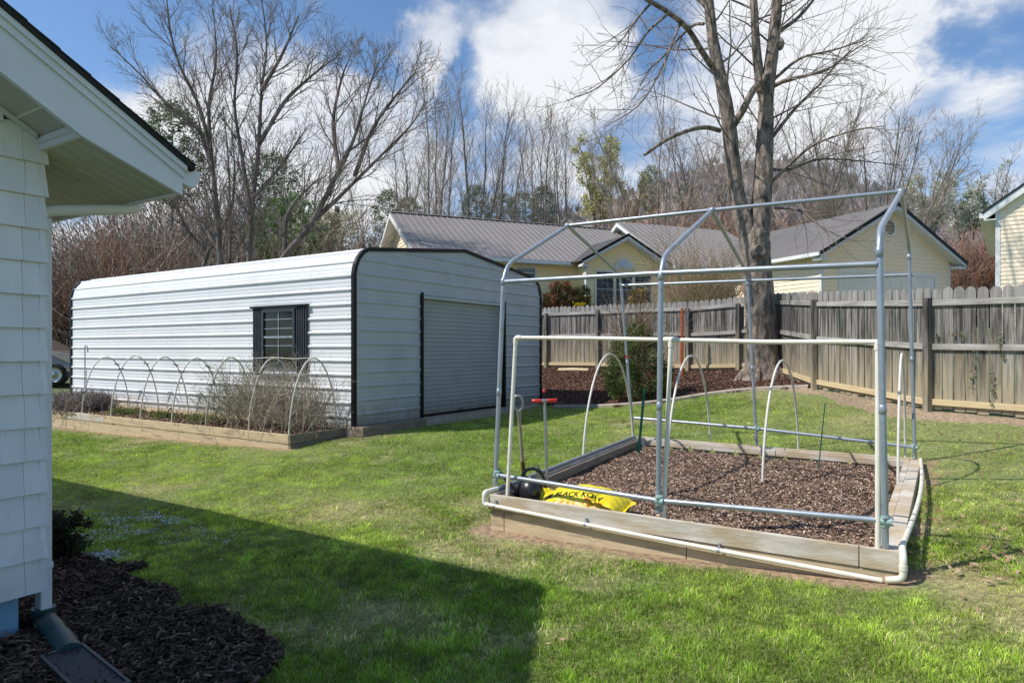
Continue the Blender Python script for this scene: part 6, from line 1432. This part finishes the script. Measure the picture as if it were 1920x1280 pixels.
# ================================================================ shrubs
def make_ivy():
    pts = []; A, B = v3(6.24,9.97,0), v3(8.3,7.5,0)
    def onf(px, py):
        r = (px-PX0)/F; k = (r*A[1]-A[0])/((B[0]-A[0])-r*(B[1]-A[1])); p = A+(B-A)*k; p[2] = CZ-(py-HY)/F*p[1]; return p+v3(-.03,-.025,0)
    T = thing('climbing_ivy', tuple(onf(1861,740)), 'sparse green ivy sprigs climbing the boards at the right end of the side fence', 'ivy')
    R = np.random.RandomState(9); mb = MB()
    for px, y0, y1, n in ((1861,770,690,14),(1878,655,620,12),(1878,670,662,6),(1756,640,622,9),(1788,632,622,5),(1805,632,622,4),(1824,700,655,8),(1820,730,705,6)):
        a, b = onf(px, y0), onf(px+R.randn()*2, y1); mb.tube([a, lerp(a, b, .5)+v3(.01,0,0), b], .003, 4)
        for k in range(n): c = lerp(a, b, R.rand()); pts.append(c+v3(R.randn()*.018, -.01, R.randn()*.01))
    mb.build('stems', M['twig_dark'], T); leafobj('leaves', [leafcloud(pts, .022, 5, .013, ((.13,.20,.05),(.20,.24,.08),(.24,.17,.09)), 1, 3, .8)], T)
make_ivy()
def make_shrubs():
    # conifer shrub on the mulch bank
    d = 14.6; b = v3(at(1190, 748, d)); b[2] = g1(b[0], b[1]); T = thing('conifer_shrub', tuple(b), 'dark green feathery conifer shrub with bare top twigs at the mulch edge by the fence', 'shrub')
    R = np.random.RandomState(3); cs, rd = [], []
    for i in range(190):
        t = R.rand(); h = t*1.55; r = (.74*math.sin(math.pi*min(1, .22+t*.78))**.8)*(.35+.65*R.rand()**.5); a = R.rand()*6.28; cs.append(b+v3(math.cos(a)*r+.05*h, math.sin(a)*r, .08+h)); rd.append(.11+.07*R.rand())
    leafobj('foliage', [leafcloud(cs, np.array(rd), 170, .017, ((.09,.14,.035),(.12,.18,.045),(.06,.10,.03),(.17,.17,.06)), 1.2, 5, .45)], T)
    brush('twigs', [(b[0]+.1, b[1], b[2]+.2, 1)], 2.2, 46, ((.20,.13,.08),(.26,.17,.11)), '', 11, .005, .36, T, 5)
    # photinia hedge and golden shrub by the yellow house
    for px, d, top, hw, cols, lab, nm in ((1052,25.2,528,.62,((.30,.10,.045),(.38,.18,.08),(.22,.10,.04),(.10,.10,.03)),'russet leaved shrub above the fence beside the bay window','russet_shrub'),
                                          (1090,25.0,537,.38,((.03,.05,.015),(.05,.07,.02),(.20,.15,.04)),'dark green shrub with yellow tips, right of the russet one','green_shrub'),
                                          (1194,24.6,543,.38,((.34,.24,.05),(.42,.32,.08),(.10,.09,.02)),'golden tipped shrub in front of the bay window','golden_shrub'),
                                          (1040,25.6,545,.5,((.28,.12,.05),(.16,.10,.04)),'reddish shrub peeking out beside the shed corner above the fence','russet_shrub')):
        x, y, zt = at(px, top, d); zb = 2.2; T = thing(nm, (x, y, zb), lab, 'shrub'); cs = []
        for i in range(90):
            a = R.rand()*6.28; t = R.rand(); r = hw*(.3+.7*R.rand()**.5)*math.sqrt(max(.05, 1-(t*2-1)**2*.8)); cs.append((x+math.cos(a)*r, y+math.sin(a)*r, zb+.2+(zt-zb-.25)*t))
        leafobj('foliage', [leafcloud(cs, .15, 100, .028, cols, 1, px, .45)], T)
        brush('stems', [(x, y, zb-.1, 1)], 1.5, 14, ((.16,.12,.09),), '', int(px), .01, .5, T, 2)
    x, y, z = at(1098, 572, 23.5); T = thing('daffodil_clump', (x-.25, y, z-.5), 'small bright yellow flowers just over the fence top below the green shrub', 'flowers')
    leafobj('flowers', [leafcloud([(x-.15+R.randn()*.12, y+R.randn()*.1, z+.02+R.randn()*.05) for _ in range(16)], .05, 12, .028, ((.85,.60,.02),), 1, 2, .8)], T)
    leafobj('leaves', [leafcloud([(x-.2+R.randn()*.15, y, z-.25+R.randn()*.08) for _ in range(20)], .14, 30, .04, ((.06,.12,.03),), 1, 3, .5)], T)
    # twiggy bushes in front of the porch
    for px, lab, sd, wd in ((1290,'pale twiggy budding shrub in front of the porch post of the yellow house',31,1.0),(1355,'sparse bare twiggy shrub left of the big trunk against the yellow wall',32,.9)):
        x, y, z = at(px, 470, 23.2); T = thing('bare_shrub', (x, y, 2.2), lab, 'shrub')
        brush('branches', [(x, y, 2.1, 1)], 3.3 if sd == 31 else 2.6, 70, ((.40,.30,.20),(.28,.20,.14)), '', sd, .0065, .55, T, 6)
        leafobj('buds', [leafcloud([(x+R.randn()*.5*wd, y+R.randn()*.4, 2.7+R.rand()*1.9) for _ in range(60)], .16, 16, .016, ((.45,.40,.22),(.40,.28,.16)), 1, sd, .8)], T)
    # woody shrub over the right end of the planter bed
    b = sp(1.35, -.6, -.1); T = thing('woody_shrub', tuple(b), 'large untidy twiggy half bare shrub in the planter bed under the shed window', 'shrub')
    sps = [tuple(sp(t, s, -.1))+(sc,) for t, s, sc in ((.55,-.5,.8),(.85,-.7,1.0),(1.1,-.45,1.15),(1.35,-.65,1.15),(1.6,-.5,1.0),(1.9,-.6,.95),(2.2,-.5,1.0),(2.45,-.65,.75),(.7,-.3,.9),(1.5,-.3,1.1),(2.6,-.4,.9))]
    brush('branches', sps, 1.02, 24, ((.40,.34,.27),(.28,.23,.18),(.48,.41,.33),(.27,.26,.17)), '', 21, .0028, .95, T, 7)
    R2 = random.Random(8); tips = []
    for (x, y, z, sc) in sps:
        for _ in range(34): tips.append((x+R2.gauss(0, .26), y+R2.gauss(0, .18), z+.12+R2.random()*.95*sc))
    leafobj('leaves', [leafcloud(tips, .065, 26, .0085, ((.28,.30,.18),(.34,.34,.22),(.22,.24,.14),(.38,.34,.24)), 1.3, 4, .7)], T)
    # lavender mound at the far left
    b = sp(7.35, -.6, -.1); T = thing('lavender_bush', tuple(b), 'low grey purple lavender mound at the far left end of the planter bed', 'shrub')
    brush('stems', [tuple(sp(7.35+dt, -.6+ds, -.1))+(1,) for dt, ds in ((0,0),(.25,.1),(-.25,.1),(.45,-.1),(-.1,-.2),(.7,0))], .42, 120, ((.22,.18,.16),(.28,.23,.21),(.18,.16,.15)), '', 22, .004, 1.0, T, 4)
    leafobj('foliage', [leafcloud([tuple(sp(7.4+R.randn()*.35, -.6+R.randn()*.16, .02+R.rand()*.22)) for _ in range(80)], .09, 60, .012, ((.13,.14,.11),(.20,.17,.17),(.10,.11,.08)), .9, 6, .6)], T)
    # green sprouts
    for t, w_, lab in ((4.3,.30,'low green sprouting plants in the narrow bed near the bent black hose'), (3.1,.28,'small green plants in the planter bed left of the twiggy shrub'), (5.7,.2,'small green weed clump in the left part of the planter bed')):
        b = sp(t, -.62, -.08); T = thing('green_plant', tuple(b), lab, 'plant')
        leafobj('leaves', [leafcloud([tuple(b+U*R.randn()*w_+V*R.randn()*.12+Z*(.03+R.rand()*.1)) for _ in range(44)], .06, 26, .016, ((.14,.20,.04),(.10,.16,.035),(.20,.20,.08)), .8, int(t*10), .6)], T)
        brush('stems', [tuple(b)+(1,)], .22, 24, ((.16,.17,.06),(.2,.15,.08)), '', int(t*7), .003, .9, T, 2)
    # dark shrub beside the white house
    b = v3(-3.36, 4.95, 0); T = thing('boxwood_shrub', tuple(b), 'small very dark evergreen shrub in shade behind the corner of the white house', 'shrub')
    leafobj('foliage', [leafcloud([tuple(b+v3(R.randn()*.10, R.randn()*.12, .04+R.rand()*.24)) for _ in range(60)], .06, 90, .012, ((.02,.035,.014),(.03,.05,.02),(.05,.035,.025)), .9, 7, .4)], T)
    mb = MB(); mb.tube([b-Z*.05, b+v3(.01,0,.08), b+v3(-.01,.01,.22)], [.014,.011,.006], 6); mb.build('stem', M['twig_dark'], T)
    # dry twigs lying about in the bed
    mb = MB(); 
    for _ in range(26):
        a, c = random.random(), random.random(); p = q(.06+.88*a, .08+.86*c, 0); p[2] = float(soilz(p[:1], p[1:2])[0])+.03; w = random.random()*6.28; L = random.uniform(.06, .22); dd = v3(math.cos(w)*L, math.sin(w)*L, random.uniform(-.01, .03))
        mb.tube([p, p+dd*.5+Z*.01, p+dd], [.003,.0035,.002], 5)
    tag(mb.build('dry_twigs', M['ash_handle']), 'thin dry twigs lying on the mulch of the large raised bed', 'twigs', kind='stuff')
make_shrubs()

# ================================================================ sky, sun, camera
sc = bpy.context.scene
EL, AZ = math.radians(51.0), math.atan2(-.975, -.222)     # sun height and bearing from +Y toward +X
sund = Vector((math.sin(AZ)*math.cos(EL), math.cos(AZ)*math.cos(EL), math.sin(EL)))
ld = bpy.data.lights.new('sun', 'SUN'); ld.energy = 5.0; ld.angle = math.radians(.53); ld.color = (1.0, .955, .88)
lo = bpy.data.objects.new('sun', ld); C.objects.link(lo); lo.rotation_euler = (-sund).to_track_quat('-Z', 'Y').to_euler(); lo.location = sund*50
w = bpy.data.worlds.new('World'); sc.world = w; w.use_nodes = True; nt = w.node_tree; N = nt.nodes; L = nt.links; bg = N['Background']
sky = N.new('ShaderNodeTexSky'); sky.sky_type = 'NISHITA'; sky.sun_disc = False; sky.sun_elevation = EL; sky.sun_rotation = AZ % (2*math.pi); sky.altitude = 600; sky.air_density = 1.0; sky.dust_density = .6; sky.ozone_density = 2.5
def math_(op, a, b=None, c=None, clamp=False):
    n = N.new('ShaderNodeMath'); n.operation = op; n.use_clamp = clamp
    for i, v in enumerate((a, b, c)):
        if v is None: continue
        if isinstance(v, (int, float)): n.inputs[i].default_value = v
        else: L.new(v, n.inputs[i])
    return n.outputs[0]
tc = N.new('ShaderNodeTexCoord'); D = tc.outputs['Generated']; sep = N.new('ShaderNodeSeparateXYZ'); L.new(D, sep.inputs[0])
den = math_('ADD', math_('MAXIMUM', sep.outputs[2], 0.0), .22)
cx = math_('DIVIDE', sep.outputs[0], den); cy = math_('DIVIDE', sep.outputs[1], den); cmb = N.new('ShaderNodeCombineXYZ'); L.new(cx, cmb.inputs[0]); L.new(cy, cmb.inputs[1]); cmb.inputs[2].default_value = 3.7
def noise(scale, det, rough, off=(0,0,0), distort=0.0):
    mp = N.new('ShaderNodeMapping'); mp.inputs['Location'].default_value = off; L.new(cmb.outputs[0], mp.inputs[0]); n = N.new('ShaderNodeTexNoise'); n.inputs['Scale'].default_value = scale; n.inputs['Detail'].default_value = det; n.inputs['Roughness'].default_value = rough; n.inputs['Distortion'].default_value = distort; L.new(mp.outputs[0], n.inputs[0]); return n.outputs[0]
base = noise(1.5, 12, .60, (1.3, 2.1, 0), .25)
wn_ = N.new('ShaderNodeTexNoise'); wn_.inputs['Scale'].default_value = 7.0; wn_.inputs['Detail'].default_value = 7; wn_.inputs['Roughness'].default_value = .6; L.new(D, wn_.inputs[0])
wv = N.new('ShaderNodeVectorMath'); wv.operation = 'SUBTRACT'; L.new(wn_.outputs['Color'], wv.inputs[0]); wv.inputs[1].default_value = (.5,.5,.5)
ws = N.new('ShaderNodeVectorMath'); ws.operation = 'SCALE'; L.new(wv.outputs[0], ws.inputs[0]); ws.inputs['Scale'].default_value = .22
wa = N.new('ShaderNodeVectorMath'); wa.operation = 'ADD'; L.new(D, wa.inputs[0]); L.new(ws.outputs[0], wa.inputs[1])
wz = N.new('ShaderNodeVectorMath'); wz.operation = 'NORMALIZE'; L.new(wa.outputs[0], wz.inputs[0]); Dw = wz.outputs[0]
def blob(px, py, r_in, r_out, amt):
    v = Vector(((px-PX0)/F, 1, (HY-py)/F)).normalized(); vd = N.new('ShaderNodeVectorMath'); vd.operation = 'DOT_PRODUCT'; L.new(Dw, vd.inputs[0]); vd.inputs[1].default_value = v
    mr = N.new('ShaderNodeMapRange'); mr.interpolation_type = 'SMOOTHSTEP'; L.new(vd.outputs['Value'], mr.inputs[0]); mr.inputs[1].default_value = math.cos(math.radians(r_out)); mr.inputs[2].default_value = math.cos(math.radians(r_in)); mr.inputs[3].default_value = 0; mr.inputs[4].default_value = amt
    return mr.outputs[0]
tot = math_('MULTIPLY_ADD', base, 2.4, -.65)
bk = N.new('ShaderNodeMapRange'); L.new(sep.outputs[1], bk.inputs[0]); bk.inputs[1].default_value = .25; bk.inputs[2].default_value = -.2; bk.inputs[3].default_value = 0; bk.inputs[4].default_value = -.9  # unseen sky behind the viewer cleared of cloud to dim and cool the ambient light
tot = math_('ADD', tot, bk.outputs[0])
# open blue patches and cloud banks by compass direction and height
for b_ in ((130,20,3,9,-.30),(380,-20,3,7,-.26),(590,-20,2,6,-.24),(690,30,1,4,-.20),(870,140,.5,4.2,-.24),(790,200,.5,3.5,-.08),(930,20,.3,2,-.08),(1240,60,.5,3.2,-.26),(1340,140,.8,3,-.12),(1880,80,1.0,4.2,-.34),(1780,60,.5,2.5,-.12),
           (800,60,.8,3.6,.36),(260,170,2,8,.30),(450,190,2,9,.30),(620,270,3,10,.26),(180,330,3,9,.2),(1050,90,2,8,.30),(950,260,4,12,.22),(1500,100,2,10,.28),(1650,250,6,14,.26),(1400,330,6,14,.16)):
    tot = math_('ADD', tot, blob(*b_))
tot = math_('ADD', tot, math_('MULTIPLY', math_('SUBTRACT', 1.0, math_('MULTIPLY', sep.outputs[2], 5.0, clamp=True), clamp=True), .10))
mask = N.new('ShaderNodeMapRange'); mask.interpolation_type = 'SMOOTHSTEP'; L.new(tot, mask.inputs[0]); mask.inputs[1].default_value = .32; mask.inputs[2].default_value = .84
shade = noise(2.2, 9, .58, (7.1, 4.2, 0)); cr = N.new('ShaderNodeValToRGB'); L.new(math_('ADD', shade, math_('MULTIPLY', math_('SUBTRACT', tot, .6), .35)), cr.inputs[0])
cr.color_ramp.elements[0].position = .40; cr.color_ramp.elements[0].color = (.50, .57, .72, 1); cr.color_ramp.elements[1].position = .66; cr.color_ramp.elements[1].color = (.90, .92, .96, 1)
skym = N.new('ShaderNodeVectorMath'); skym.operation = 'MULTIPLY'; L.new(sky.outputs[0], skym.inputs[0]); skym.inputs[1].default_value = (.86, 1.0, 1.08)
skys = N.new('ShaderNodeVectorMath'); skys.operation = 'SCALE'; L.new(skym.outputs[0], skys.inputs[0]); skys.inputs['Scale'].default_value = 1.25
cl = N.new('ShaderNodeVectorMath'); cl.operation = 'SCALE'; L.new(cr.outputs[0], cl.inputs[0]); cl.inputs['Scale'].default_value = 1.0/.12
mx = N.new('ShaderNodeMix'); mx.data_type = 'RGBA'; L.new(mask.outputs[0], mx.inputs[0]); L.new(skys.outputs[0], mx.inputs[6]); L.new(cl.outputs[0], mx.inputs[7]); L.new(mx.outputs[2], bg.inputs[0]); bg.inputs[1].default_value = .12
cam = bpy.data.cameras.new('camera'); co = bpy.data.objects.new('camera', cam); C.objects.link(co); sc.camera = co
co.location = (0, 0, CZ); co.rotation_euler = (math.pi/2, 0, 0); cam.sensor_width = 36; cam.lens = 36*F/1920; cam.shift_y = (HY-640)/1920; cam.clip_start = .05; cam.clip_end = 5000
sc.cycles.max_bounces = 5; sc.cycles.diffuse_bounces = 3; sc.cycles.glossy_bounces = 2; sc.cycles.transmission_bounces = 3; sc.cycles.transparent_max_bounces = 4
sc.view_settings.view_transform = 'Standard'; sc.view_settings.look = 'None'; sc.view_settings.exposure = 0
